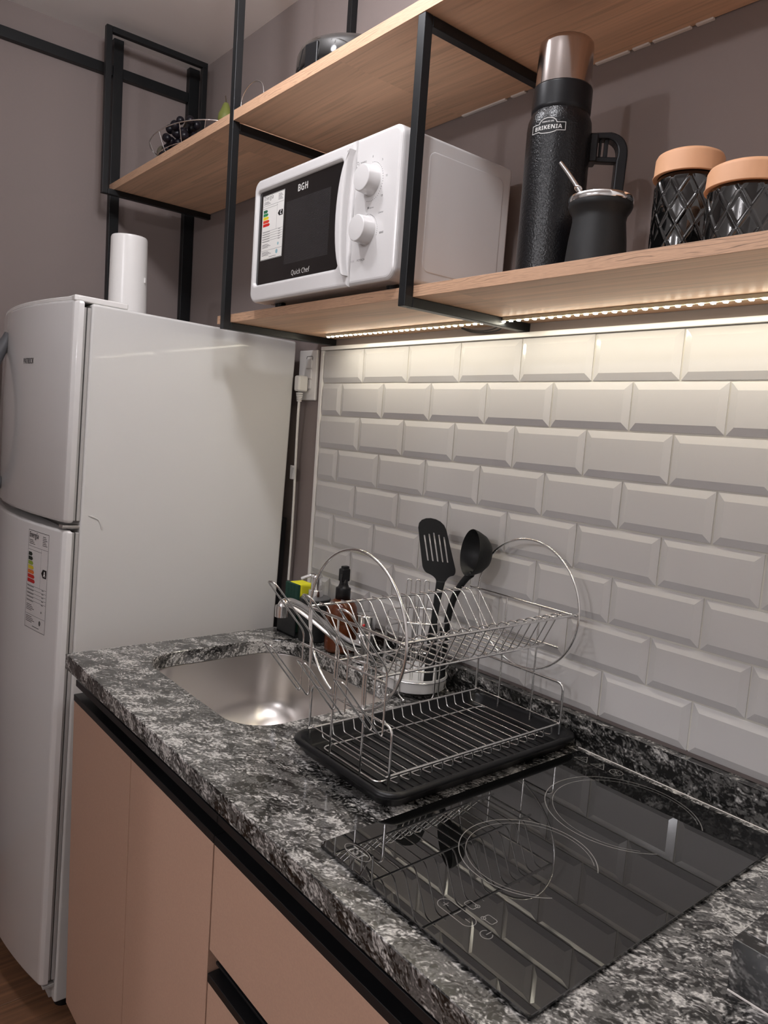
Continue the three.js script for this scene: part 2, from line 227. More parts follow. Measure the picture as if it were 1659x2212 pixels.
// ---------------------------------------------------------------- fridge
{
  const X0 = -0.69, X1 = -0.09, f = thing('refrigerator', 'tall white two-door refrigerator with bowed doors beside the granite worktop', 'refrigerator', [0, FL, 0]);
  const Y = y => y - FL; f.rotation.x = -0.0265; f.position.z = 0.0415; f.position.y = FL - 0.0016; f.scale.y = 0.9930;   // stands leaning slightly back
  mesh('body', box(X0, X1, Y(0.062), Y(1.600), 0.024, 0.516, 0.006, 3), M.fridge, f);
  mesh('compressor_panel', box(X0 + 0.03, X1 - 0.012, Y(0.07), Y(1.16), 0.004, 0.026, 0.002), M.blackPlastic, f);
  for (const x of [X0 + 0.05, X1 - 0.05]) for (const z of [0.06, 0.48]) { const h = z > 0.2 ? 0.039 : 0.028, g = new THREE.CylinderGeometry(0.018, 0.02, h, 16); g.translate(x, 0.028 - h / 2, z); mesh('foot', g, M.blackPlastic, f); }
  mesh('kick_plate', box(X0 + 0.02, X1 - 0.02, Y(0.066), Y(0.105), 0.512, 0.522, 0.001), M.gasket, f);
  function door(y0, y1, name) {
    const s = new THREE.Shape(), zc = 0.547, sag = 0.034; s.moveTo(X0, 0.531); s.lineTo(X1, 0.531); s.lineTo(X1, zc - 0.016); s.quadraticCurveTo(X1, zc, X1 - 0.016, zc + 0.003);
    for (let i = 1; i < 40; i++) { const t = i / 40, x = X1 - 0.016 - t * (X1 - X0 - 0.032); s.lineTo(x, zc + 0.003 + sag * (1 - (2 * t - 1) ** 2)); }
    s.lineTo(X0 + 0.016, zc + 0.003); s.quadraticCurveTo(X0, zc, X0, zc - 0.016);
    const g = extrude(s, y1 - y0 - 0.012, 0.006, 10, 3); g.rotateX(Math.PI / 2); g.translate(0, y1 - 0.006, 0);
    const d = mesh(name, toCreasedNormals(g, 0.6), M.fridgeDoor, f);
    return d;
  }
  const dU = door(Y(1.145), Y(1.603), 'freezer_door'), dL = door(Y(0.112), Y(1.129), 'lower_door');
  // door seals, with a dark strip standing in for shade between them
  for (const [d, a, b] of [[dU, 1.15, 1.59], [dL, 0.12, 1.125]]) { mesh('seal', box(X0 + 0.006, X1 - 0.004, Y(a), Y(b), 0.5252, 0.5312, 0.001), M.gasket, d); mesh('seal', box(X0 + 0.006, X1 - 0.003, Y(a), Y(b), 0.5162, 0.5232, 0.001), M.gasket, d); mesh('seal_gap_shade', box(X0 + 0.014, X1 - 0.010, Y(a), Y(b), 0.5230, 0.5254, 0), M.darkGap, d); }
  mesh('cap_strip', boxDoorCap(Y(1.603)), M.whitePlastic, dU);
  function boxDoorCap(y) { const s = new THREE.Shape(), zc = 0.546; s.moveTo(X0 + 0.004, 0.533); s.lineTo(X1 - 0.003, 0.533); s.lineTo(X1 - 0.003, zc - 0.01); s.quadraticCurveTo(X1 - 0.003, zc, X1 - 0.016, zc + 0.001); for (let i = 1; i < 16; i++) { const t = i / 16; s.lineTo(X1 - 0.016 - t * (X1 - X0 - 0.032), zc + 0.001 + 0.034 * (1 - (2 * t - 1) ** 2)); } s.lineTo(X0 + 0.016, zc + 0.001); s.quadraticCurveTo(X0 + 0.004, zc, X0 + 0.004, zc - 0.01); const g = extrude(s, 0.006, 0.0015, 8, 1); g.rotateX(Math.PI / 2); g.translate(0, y + 0.0062, 0); return g; }
  mesh('hinge_bracket', box(X1 - 0.03, X1 - 0.004, Y(1.134), Y(1.140), 0.512, 0.55, 0.001), M.steel, f);
  mesh('hinge_bracket', box(X1 - 0.03, X1 - 0.004, Y(0.102), Y(0.109), 0.505, 0.540, 0.001), M.gasket, f);
  mesh('hinge_cover', box(X1 - 0.085, X1 - 0.006, Y(1.6005), Y(1.613), 0.440, 0.549, 0.003, 2), M.whitePlastic, f);
  // grey grab handle on the freezer door, near the far edge
  { const hx = -0.505, zs = 0.572; const g = sweep(new THREE.CatmullRomCurve3([V(hx, Y(1.185), zs), V(hx, Y(1.205), zs + 0.03), V(hx, Y(1.30), zs + 0.055), V(hx, Y(1.42), zs + 0.05), V(hx, Y(1.50), zs + 0.024), V(hx, Y(1.548), zs)]), 0.014, 12, false, 40); mesh('handle', g, M.greyPlastic, dU); }
  // printed marks following the bowed door
  const zd = (x) => { const t = (X1 - 0.016 - x) / (X1 - X0 - 0.032); return 0.550 + 0.034 * (1 - (2 * t - 1) ** 2) + 0.0006; };
  function curved(x0, x1, y0, y1, tex, name, parent, extra = {}) { const g = new THREE.PlaneGeometry(1, 1, 16, 1), p = g.attributes.position; for (let i = 0; i < p.count; i++) { const x = x0 + (p.getX(i) + 0.5) * (x1 - x0); p.setXYZ(i, x, y0 + (p.getY(i) + 0.5) * (y1 - y0), zd(x)); } g.computeVertexNormals(); const m = mesh(name, g, S({ map: tex, transparent: true, roughness: 0.4, ...extra }), parent); return m; }
  const logo = canvasTex(512, 128, (g, w, h) => { g.clearRect(0, 0, w, h); g.fillStyle = '#2a2a2c'; g.font = 'bold 104px sans-serif'; g.textAlign = 'center'; g.textBaseline = 'middle'; g.save(); g.translate(w / 2, h / 2); g.scale(0.94, 1); g.fillText('PATRICK', 0, 4); g.restore(); });
  curved(-0.337, -0.256, Y(1.470), Y(1.491), logo, 'brand_print', dU);
  const lab = canvasTex(640, 1120, (g, w, h) => energyLabel(g, w, h, 'A', true));
  const e = curved(-0.244, -0.147, Y(0.893), Y(1.112), lab, 'energy_label', dL); e.userData.label = 'clear energy rating sticker with coloured bars';
  // crumpled bit of clear tape left on the side panel
  { const g = sweep(new THREE.CatmullRomCurve3([V(0, 0, 0), V(0.0008, -0.004, -0.012), V(0.0004, -0.010, -0.022), V(0.0012, -0.022, -0.027), V(0.0004, -0.031, -0.030)]), t => 0.0012 + 0.001 * Math.sin(t * 9) ** 2, 6, false, 24); g.scale(0.5, 1, 1); g.translate(X1 + 0.0004, Y(1.162), 0.500); mesh('tape_scrap', g, P({ color: lin(0.60, 0.59, 0.575), roughness: 0.1, clearcoat: 1 }), f); }
}
function energyLabel(g, w, h, cls, clear) {
  if (!clear) { g.fillStyle = '#dedcd8'; g.fillRect(0, 0, w, h); } else { g.fillStyle = 'rgba(214,208,204,0.06)'; g.fillRect(0, 0, w, h); }
  g.strokeStyle = '#222'; g.lineWidth = 5; g.strokeRect(6, 6, w - 12, h - 12); g.fillStyle = '#1c1c1c'; g.textBaseline = 'alphabetic'; g.textAlign = 'left';
  g.font = (clear ? 'bold ' : '') + Math.round(w * 0.13) + 'px sans-serif'; g.fillText('Energía', w * 0.05, h * 0.075);
  g.lineWidth = 3; const line = (y, a = 0.03, b = 0.97) => { g.beginPath(); g.moveTo(w * a, h * y); g.lineTo(w * b, h * y); g.stroke(); };
  g.fillStyle = '#444'; const bars = (y, n, x0, x1) => { for (let i = 0; i < n; i++) g.fillRect(w * x0, h * (y + i * 0.017), w * (x1 - x0) * (0.6 + 0.4 * ((i * 37 % 11) / 11)), h * 0.0065); };
  bars(0.10, 3, 0.06, 0.4); bars(0.035, 6, 0.72, 0.95); line(0.165); line(0.20, 0.03, 0.7);
  const cols = ['#0c5c3c', '#1c7a44', clear ? '#8aa030' : '#e0c820', clear ? '#d0b828' : '#d23a20', clear ? '#d06a20' : '#c81e18', '#c02418', '#b41414'], n = clear ? 7 : 5, hh = clear ? 0.037 : 0.045;
  for (let i = 0; i < n; i++) { const y = h * (0.225 + i * (hh + 0.008)), L = w * (0.16 + i * 0.03); g.fillStyle = clear && i < 2 ? '#15241c' : cols[i]; g.beginPath(); g.moveTo(w * 0.05, y); g.lineTo(w * 0.05 + L, y); g.lineTo(w * 0.05 + L + w * 0.045, y + h * hh / 2); g.lineTo(w * 0.05 + L, y + h * hh); g.lineTo(w * 0.05, y + h * hh); g.fill(); }
  g.fillStyle = '#111'; const ay = h * (clear ? 0.40 : 0.33); g.beginPath(); g.moveTo(w * 0.72, ay); g.lineTo(w * 0.79, ay - h * 0.042); g.lineTo(w * 0.95, ay - h * 0.042); g.lineTo(w * 0.95, ay + h * 0.042); g.lineTo(w * 0.79, ay + h * 0.042); g.fill(); g.fillStyle = '#eee'; g.font = 'bold ' + Math.round(w * 0.13) + 'px sans-serif'; g.textAlign = 'center'; g.fillText(cls, w * 0.86, ay + h * 0.028);
  g.strokeStyle = '#333'; g.beginPath(); g.moveTo(w * 0.68, h * 0.17); g.lineTo(w * 0.68, h * 0.56); g.stroke();
  g.fillStyle = '#444'; for (let i = 0; i < 5; i++) { line(0.56 + i * 0.037); bars(0.566 + i * 0.037, 1, 0.06, 0.62); bars(0.566 + i * 0.037, 1, 0.78, 0.93); }
  bars(0.755, 4, 0.06, 0.5); g.fillStyle = clear ? '#555' : '#8fb4bc'; g.beginPath(); g.arc(w * 0.8, h * 0.79, w * (clear ? 0.02 : 0.035), 0, 7); g.fill(); line(0.855); g.fillStyle = '#444'; bars(0.875, 4, 0.06, 0.55); g.fillStyle = clear ? '#555' : '#7fa9b2'; g.beginPath(); g.arc(w * 0.75, h * 0.905, w * (clear ? 0.045 : 0.05), 0, 7); g.fill(); g.fillStyle = '#444'; bars(0.96, 1, 0.4, 0.95);
}
// white cylinder on the fridge
{ const o = thing('cylinder_device', 'matte white tapered cylinder standing on top of the refrigerator', 'device', [-0.33, 1.5985, 0.357]);
  mesh('body', lathe([[0, 0], [0.0435, 0], [0.0445, 0.002], [0.0418, 0.196], [0.0405, 0.2]], 64), M.whitePlastic, o);
  mesh('top_disc', lathe([[0.0405, 0.2], [0.039, 0.2015], [0.037, 0.2005], [0, 0.2005]], 64), M.mwSide, o);
  const a = 0.20; const b = box(-0.0025, 0.0025, 0.096, 0.108, 0, 0.003, 0.001); const bm = mesh('button', b, M.whitePlastic, o); bm.position.set(Math.sin(2.25) * 0.0428, 0, Math.cos(2.25) * 0.0428); bm.rotation.y = 2.25;
  const pm = mesh('port', new THREE.CylinderGeometry(0.004, 0.004, 0.001, 16).rotateX(Math.PI / 2), M.greyPlastic, o); pm.position.set(Math.sin(-0.45) * 0.0442, 0.03, Math.cos(-0.45) * 0.0442); pm.rotation.y = -0.45; }

// ---------------------------------------------------------------- outlet, plug, cable
{ const o = thing('power_outlet', 'white wall outlet plate between refrigerator and tiles', 'outlet', [-0.073, 1.508, -0.0075]);
  mesh('plate', new RoundedBoxGeometry(0.078, 0.122, 0.008, 2, 0.0025).translate(0, 0, 0.004), M.whitePlastic, o);
  mesh('switch', new RoundedBoxGeometry(0.024, 0.023, 0.003, 1, 0.001).translate(0.008, 0.028, 0.009), M.mwWhite, o);
  mesh('socket', new RoundedBoxGeometry(0.024, 0.023, 0.003, 1, 0.001).translate(0.008, 0.003, 0.009), M.mwWhite, o);
  mesh('socket', new RoundedBoxGeometry(0.024, 0.023, 0.003, 1, 0.001).translate(0.008, -0.022, 0.009), M.mwWhite, o);
  mesh('indicator', wire([[-0.005, 0.036, 0.0085], [-0.005, 0.046, 0.0085], [0.021, 0.046, 0.0085], [0.021, 0.036, 0.0085]], 0.0007, 0.01), M.greyPlastic, o);
  const p = thing('power_plug', 'white angled power plug with cord hanging down behind the refrigerator', 'plug', [-0.069, 1.492, 0.004]);
  mesh('plug_body', new RoundedBoxGeometry(0.022, 0.038, 0.028, 3, 0.005).translate(0, -0.006, 0.015), M.cable, p);
  for (let k = 0; k < 5; k++) mesh('strain_rib', new THREE.CylinderGeometry(0.0085 - k * 0.0006, 0.0085 - k * 0.0006, 0.003, 16).translate(0, -0.030 - k * 0.0045, 0.018), M.cable, p);
  mesh('cord', sweep(new THREE.CatmullRomCurve3([V(0, -0.048, 0.018), V(-0.004, -0.09, 0.016), V(-0.013, -0.17, 0.010), V(-0.014, -0.28, 0.008), V(-0.014, -0.40, 0.008), V(-0.02, -0.50, 0.006)]), 0.0033, 8, false, 30), M.cable, p);
  const tg = canvasTex(128, 256, (g, w, h) => { g.fillStyle = '#e4e2de'; g.fillRect(0, 0, w, h); g.fillStyle = '#555'; for (let i = 0; i < 9; i++) g.fillRect(14, 20 + i * 26, 30 + (i * 53 % 60), 7); });
  mesh('cord_tag', new THREE.BoxGeometry(0.022, 0.034, 0.0008).translate(-0.017, -0.225, 0.014), S({ map: tg, roughness: 0.6 }), p); }

// ---------------------------------------------------------------- steel frames and shelf boards
const TB = 0.016;
{
  const fr = (label) => thing('steel_shelf_support', label, 'shelf support', [0, 0, 0], 'black steel shelf supports');
  let o = fr('black square-tube frame between microwave and thermos'); const xr = 0.600;
  mesh('upright', box(xr, xr + TB, 1.5755, 1.9925, 0.269, 0.285, 0.0012), M.blackMetal, o);
  mesh('top_bar', box(xr, xr + TB, 1.977, 1.9925, -0.007, 0.2687, 0.0012), M.blackMetal, o);
  mesh('bottom_bar', box(xr, xr + TB, 1.5755, 1.5905, -0.007, 0.2687, 0.0012), M.blackMetal, o);
  o = fr('black square-tube frame reaching the ceiling, between refrigerator and microwave'); const xm = 0.0165;
  mesh('upright', box(xm, xm + TB, 1.5755, CE, 0.2698, 0.2858, 0.0012), M.blackMetal, o);
  mesh('rear_upright', box(xm, xm + TB, 2.0135, CE, -0.007, 0.0095, 0.0012), M.blackMetal, o);
  mesh('top_bar', box(xm, xm + TB, 1.977, 1.9925, -0.007, 0.2695, 0.0012), M.blackMetal, o);
  mesh('bottom_bar', box(xm, xm + TB, 1.5755, 1.5905, -0.007, 0.2695, 0.0012), M.blackMetal, o);
  o = fr('black rectangular steel frame hanging above the refrigerator'); const xf = -0.677, zf = 0.315;
  mesh('upright', box(xf, xf + TB, 1.978, 2.412, zf - TB, zf, 0.0012), M.blackMetal, o);
  mesh('rear_upright', box(xf, xf + TB, 2.0136, 2.3962, 0.022, 0.038, 0.0012), M.blackMetal, o);
  mesh('top_bar', box(xf, xf + TB, 2.3965, 2.412, 0.022, zf - TB - 0.0003, 0.0012), M.blackMetal, o);
  mesh('bottom_bar', box(xf, xf + TB, 1.978, 1.993, -0.007, zf - TB - 0.0003, 0.0012), M.blackMetal, o);
  const w = thing('wall_rail_frame', 'thick black steel posts and crossbar fixed to the side wall behind the refrigerator', 'frame');
  mesh('post', box(XL, XL + 0.022, FL, CE, 0.228, 0.256, 0.0015), M.blackMetal, w);
  mesh('post', box(XL, XL + 0.022, FL, CE, -0.005, 0.028, 0.0015), M.blackMetal, w);
  mesh('crossbar', box(XL, XL + 0.020, 2.334, 2.362, 0.0285, 0.2275, 0.0015), M.blackMetal, w);
  mesh('crossbar', box(XL, XL + 0.020, 2.334, 2.362, 0.2565, 1.6, 0.0015), M.blackMetal, w);
}
const wb = (x0, x1, y0, y1, z0, z1, ox, oy) => boxUV(box(x0, x1, y0, y1, z0, z1, 0.0006), ox, oy);
function board(x0, x1, y0, y1, z1, ox, oy, label, endBand) {
  const m = tag(mesh('shelf_board', wb(x0, x1, y0, y1, -0.005, z1 - 0.0012, ox, oy), M.wood), label, 'shelf', 'oak shelf boards');
  mesh('edge_band', boxUV(box(x0, x1, y0, y1, z1 - 0.0011, z1, 0.0003), ox, -y0 - 0.37), M.edge, m);
  if (endBand) mesh('edge_band', boxUV(box(x0 - 0.001, x0 - 0.0001, y0, y1, -0.005, z1, 0.0002), ox, -y0 - 0.71), M.edge, m);
}
board(-0.70, 0.0160, 1.9932, 2.0132, 0.283, 0.1, 0.2, 'oak shelf board carrying the fruit basket above the refrigerator');
board(0.0330, 1.244, 1.9932, 2.0132, 0.285, 0.6, 0.55, 'oak upper shelf board over the microwave and thermos');
board(-0.030, 1.244, 1.5908, 1.6078, 0.2685, 0.3, 0.83, 'oak lower shelf board under the microwave with light strip beneath', true);

// ---------------------------------------------------------------- LED strip
{ const o = thing('led_strip', 'warm white light strip under the lower oak shelf', 'light strip', [0, LED.y, LED.z]);
  mesh('tape', box(LED.x0 - 0.004, LED.x1 + 0.002, 0.0012, 0.0068, -0.0035, 0.0035, 0.0005), M.ledTape, o);
  const g = new RoundedBoxGeometry(0.0055, 0.0022, 0.0055, 1, 0.0008); let x = LED.x0 + 0.004;
  while (x < LED.x1) { const m = mesh('led', g, M.ledGlow, o); m.position.set(x, 0, 0); x += 0.01667; }
  const L = new THREE.RectAreaLight(LED.color, LED.power, LED.x1 - LED.x0, 0.006); L.position.set((LED.x0 + LED.x1) / 2, -0.0022, 0); L.rotation.x = -Math.PI / 2; o.add(L);
  const c = thing('light_cable', 'thin dark cable sagging under the shelf against the wall', 'cable');
  mesh('lead', sweep(new THREE.CatmullRomCurve3([V(0.465, 1.589, 0.012), V(0.485, 1.582, 0.008), V(0.52, 1.5785, 0.008), V(0.555, 1.581, 0.008), V(0.575, 1.589, 0.012)]), 0.0016, 6, false, 24), M.blackPlastic, c);
  mesh('lead', sweep(new THREE.CatmullRomCurve3([V(0.47, 1.589, 0.016), V(0.49, 1.584, 0.012), V(0.522, 1.581, 0.012), V(0.55, 1.584, 0.012), V(0.565, 1.589, 0.016)]), 0.0012, 6, false, 24), M.blackPlastic, c); }
// ---------------------------------------------------------------- ceiling lamps behind the camera
for (const [x, y, z] of LAMPS) { const o = thing('ceiling_lamp', x < 1 ? 'round opal ceiling lamp in line with the sink' : 'round opal ceiling lamp in line with the wall column', 'lamp', [x, y, z], 'opal ceiling lamps');
  mesh('globe', new THREE.SphereGeometry(0.055, 32, 20), M.lampGlow, o); mesh('mount', new THREE.CylinderGeometry(0.035, 0.05, CE - y - 0.05, 24).translate(0, (CE - y + 0.05) / 2, 0), M.whitePlastic, o);
  const l = new THREE.PointLight(LAMP_COLOR, LAMP_POWER, 0, 2); l.castShadow = true; l.shadow.radius = 2.2; o.add(l); }

{ const T = TRACK, xm = (T.x[0] + T.x[1]) / 2, o = thing('bar_light', 'ceiling bar light with two opal globes above the worktop', 'lamp', [xm, T.y, T.z]);
  mesh('ceiling_bar', box(-0.32, 0.32, CE - T.y - 0.022, CE - T.y, -0.025, 0.025, 0.004, 2), M.whitePlastic, o);
  for (const x of T.x) { mesh('stem', new THREE.CylinderGeometry(0.007, 0.007, CE - T.y - 0.06, 12).translate(x - xm, (CE - T.y - 0.022 + 0.04) / 2, 0), M.whitePlastic, o); mesh('globe', new THREE.SphereGeometry(0.042, 32, 20).translate(x - xm, 0, 0), M.trackGlow, o);
    const l = new THREE.PointLight(T.color, T.power, 0, 2); l.position.set(x - xm, 0, 0); l.castShadow = true; l.shadow.radius = 1.9; o.add(l); } }

// ---------------------------------------------------------------- base cabinets
{
  const CT = 0.870, ZD = 0.555, ZC = 0.535, YB = 0.135;
  const cab = (label) => thing('base_cabinet', label, 'cabinet', [0, FL, 0], 'tan base cabinets');
  const y = v => v - FL;
  function carcass(o, x0, x1, zb = 0) {
    mesh('side_panel', box(x0, x0 + 0.016, y(YB), y(CT - 0.002), zb + 0.02, ZC - 0.032, 0), M.laminate, o); mesh('side_panel', box(x1 - 0.016, x1, y(YB), y(CT - 0.002), zb + 0.02, ZC - 0.032, 0), M.laminate, o);
    mesh('bottom_panel', box(x0 + 0.0165, x1 - 0.0165, y(YB), y(YB + 0.016), zb + 0.02, ZC - 0.002, 0), M.laminate, o); mesh('toe_kick', box(x0, x1, 0.0, y(YB - 0.001), 0.46, 0.475, 0), M.gola, o);
    mesh('back_panel', box(x0 + 0.0165, x1 - 0.0165, y(YB), y(CT - 0.02), zb + 0.012, zb + 0.0195, 0), M.laminate, o);
    // recessed black handle channel under the worktop
    mesh('handle_channel', box(x0, x1, y(0.775), y(CT - 0.003), ZC - 0.031, ZC - 0.027, 0), M.gola, o);
    mesh('channel_lip', box(x0, x1, y(0.827), y(0.840), ZC - 0.0265, ZD - 0.003, 0.0008), M.gola, o);
    mesh('channel_floor', box(x0, x1, y(0.775), y(0.779), ZC - 0.0265, ZC - 0.001, 0), M.gola, o);
  }
  const front = (o, name, x0, x1, y0, y1) => { const d = mesh(name, boxUV(box(x0 + 0.0012, x1 - 0.0012, y(y0), y(y1), ZC, ZD, 0.0008)), M.laminate, o); mesh('edge_lip', box(x0, x1, y(y1 + 0.0005), y(y1 + 0.0135), ZC, ZD + 0.0005, 0.0008), M.gola, d); return d; };
  let o = cab('double-door tan cabinet under the sink'); carcass(o, -0.014, 0.609); front(o, 'door', -0.014, 0.2985, 0.13, 0.797); front(o, 'door', 0.2985, 0.609, 0.13, 0.797);
  o = cab('tan drawer cabinet under the cooktop'); carcass(o, 0.6105, 1.222);
  front(o, 'drawer', 0.6105, 1.222, 0.640, 0.797); front(o, 'drawer', 0.6105, 1.222, 0.40, 0.590); front(o, 'drawer', 0.6105, 1.222, 0.13, 0.39);
  mesh('drawer_channel', box(0.6105, 1.222, y(0.575), y(0.655), ZC - 0.03, ZC - 0.026, 0), M.gola, o); mesh('channel_lip', box(0.6105, 1.222, y(0.612), y(0.616), ZC - 0.0255, ZD - 0.012, 0.0005), M.gola, o); mesh('drawer_channel', box(0.6105, 1.222, y(0.385), y(0.41), ZC - 0.03, ZC - 0.026, 0), M.gola, o);
  o = cab('tan cabinet past the wall column'); carcass(o, 1.2235, 1.84, 0.33); front(o, 'door', 1.2235, 1.84, 0.13, 0.797);
}

// ---------------------------------------------------------------- granite worktop with sink cut-out
{
  const s = new THREE.Shape(); s.moveTo(-0.006, -0.576); s.lineTo(1.85, -0.576); s.lineTo(1.85, -0.336); s.lineTo(1.2455, -0.336); s.lineTo(1.2455, 0.004); s.lineTo(-0.006, 0.004); s.closePath();
  const hx0 = 0.075, hx1 = 0.503, hz0 = 0.118, hz1 = 0.456, r = 0.075, h = rrect(hx0, hx1, -hz1, -hz0, r); s.holes.push(h);
  const g = extrude(s, 0.028, 0.0012, 10, 1); g.rotateX(-Math.PI / 2); g.translate(0, 0.8708, 0);
  const top = thing('worktop', 'polished black, grey and white granite worktop with a sink cut-out', 'worktop', [0, 0, 0]);
  mesh('slab', boxUV(g), M.granite, top);
  tag(mesh('granite_upstand', boxUV(box(-0.006, 1.2455, 0.9002, 0.9508, 0.004, 0.021, 0.0008), 0.4, 0.1), M.graniteDark), 'low granite upstand running along the tiled wall', 'upstand');
  tag(mesh('granite_upstand', boxUV(box(1.227, 1.2462, 0.9002, 0.9508, 0.0215, 0.3350, 0.0008), 0.1, 0.3), M.graniteDark), 'granite upstand on the cooktop side of the wall column', 'upstand');
  tag(mesh('granite_upstand', boxUV(box(1.227, 1.85, 0.9002, 0.9508, 0.3353, 0.3545, 0.0008), 0.9, 0.2), M.graniteDark), 'granite upstand across the front of the wall column', 'upstand');
  mesh('sealant_line', box(1.228, 1.85, 0.9002, 0.9022, 0.3547, 0.3562, 0.0006), M.seal, top);
  mesh('sealant_line', box(0.82, 1.227, 0.9002, 0.9016, 0.0212, 0.0225, 0.0005), M.seal, top);
  const k = thing('kitchen_sink', 'brushed stainless undermount sink with rounded corners', 'sink');
  const e = 0.004, yT = 0.8695, D = 0.155, secs = [[hx0 - 0.018, hx1 + 0.018, hz0 - 0.018, hz1 + 0.018, r + 0.018, yT], [hx0 - e, hx1 + e, hz0 - e, hz1 + e, r + e, yT - 0.0002], [hx0 - e + 0.001, hx1 + e - 0.001, hz0 - e + 0.001, hz1 + e - 0.001, r + e, yT - 0.003]];
  secs.push([hx0 + 0.002, hx1 - 0.002, hz0 + 0.002, hz1 - 0.002, r, yT - D + 0.055]);
  for (let i = 1; i <= 8; i++) { const a = i / 8 * Math.PI / 2, ins = 0.002 + 0.055 * (1 - Math.cos(a)), dy = 0.055 * (1 - Math.sin(a)); secs.push([hx0 + ins, hx1 - ins, hz0 + ins, hz1 - ins, Math.max(0.03, r - ins * 0.4), yT - D + dy]); }
  secs.push([0.25, 0.33, 0.247, 0.327, 0.039, yT - D - 0.004]); secs.push([0.255, 0.325, 0.252, 0.322, 0.034, yT - D - 0.009]);
  const bowlG = loftRects(secs, 10); mesh('bowl', bowlG, M.steel, k);
  { const pos = bowlG.attributes.position, ix = bowlG.index, tri = [], A = V(), B = V(), C = V(); let sum = 0;
    for (let i = 0; i < ix.count; i += 3) { A.fromBufferAttribute(pos, ix.getX(i)); B.fromBufferAttribute(pos, ix.getX(i + 1)); C.fromBufferAttribute(pos, ix.getX(i + 2)); const c = A.clone().add(B).add(C).divideScalar(3); if (c.y > yT - 0.012 || c.y < yT - D - 0.003) continue; const n = B.clone().sub(A).cross(C.clone().sub(A)), ar = n.length(); if (ar < 1e-9) continue; n.normalize(); if (n.dot(V(0.29, yT, 0.28).sub(c)) < 0) n.negate(); sum += ar; tri.push([sum, A.clone(), B.clone(), C.clone(), n]); }
    const N = 260, inst = new THREE.InstancedMesh(new THREE.SphereGeometry(1, 8, 6), P({ color: 0xffffff, transmission: 1, thickness: 0.001, roughness: 0.02, ior: 1.33 }), N), m = new THREE.Matrix4(), q = new THREE.Quaternion();
    for (let i = 0; i < N; i++) { const t = rnd() * sum, f = tri.find(e => e[0] >= t); let a = rnd(), b = rnd(); if (a + b > 1) { a = 1 - a; b = 1 - b; } const p = f[1].clone().addScaledVector(f[2].clone().sub(f[1]), a).addScaledVector(f[3].clone().sub(f[1]), b), r = 0.0006 + 0.0018 * rnd() ** 3; q.setFromUnitVectors(V(0, 1, 0), f[4]); m.compose(p, q, V(r, r * 0.45, r * (1 + rnd() * 0.6))); inst.setMatrixAt(i, m); }
    inst.name = 'water_drops'; inst.userData.kind = 'stuff'; inst.castShadow = inst.receiveShadow = true; k.add(inst); }
  mesh('drain', lathe([[0, 0], [0.018, 0.001], [0.03, 0.0015], [0.034, 0.003], [0.036, 0.001]], 32).translate(0.29, yT - D - 0.0085, 0.287), M.chrome, k);
}

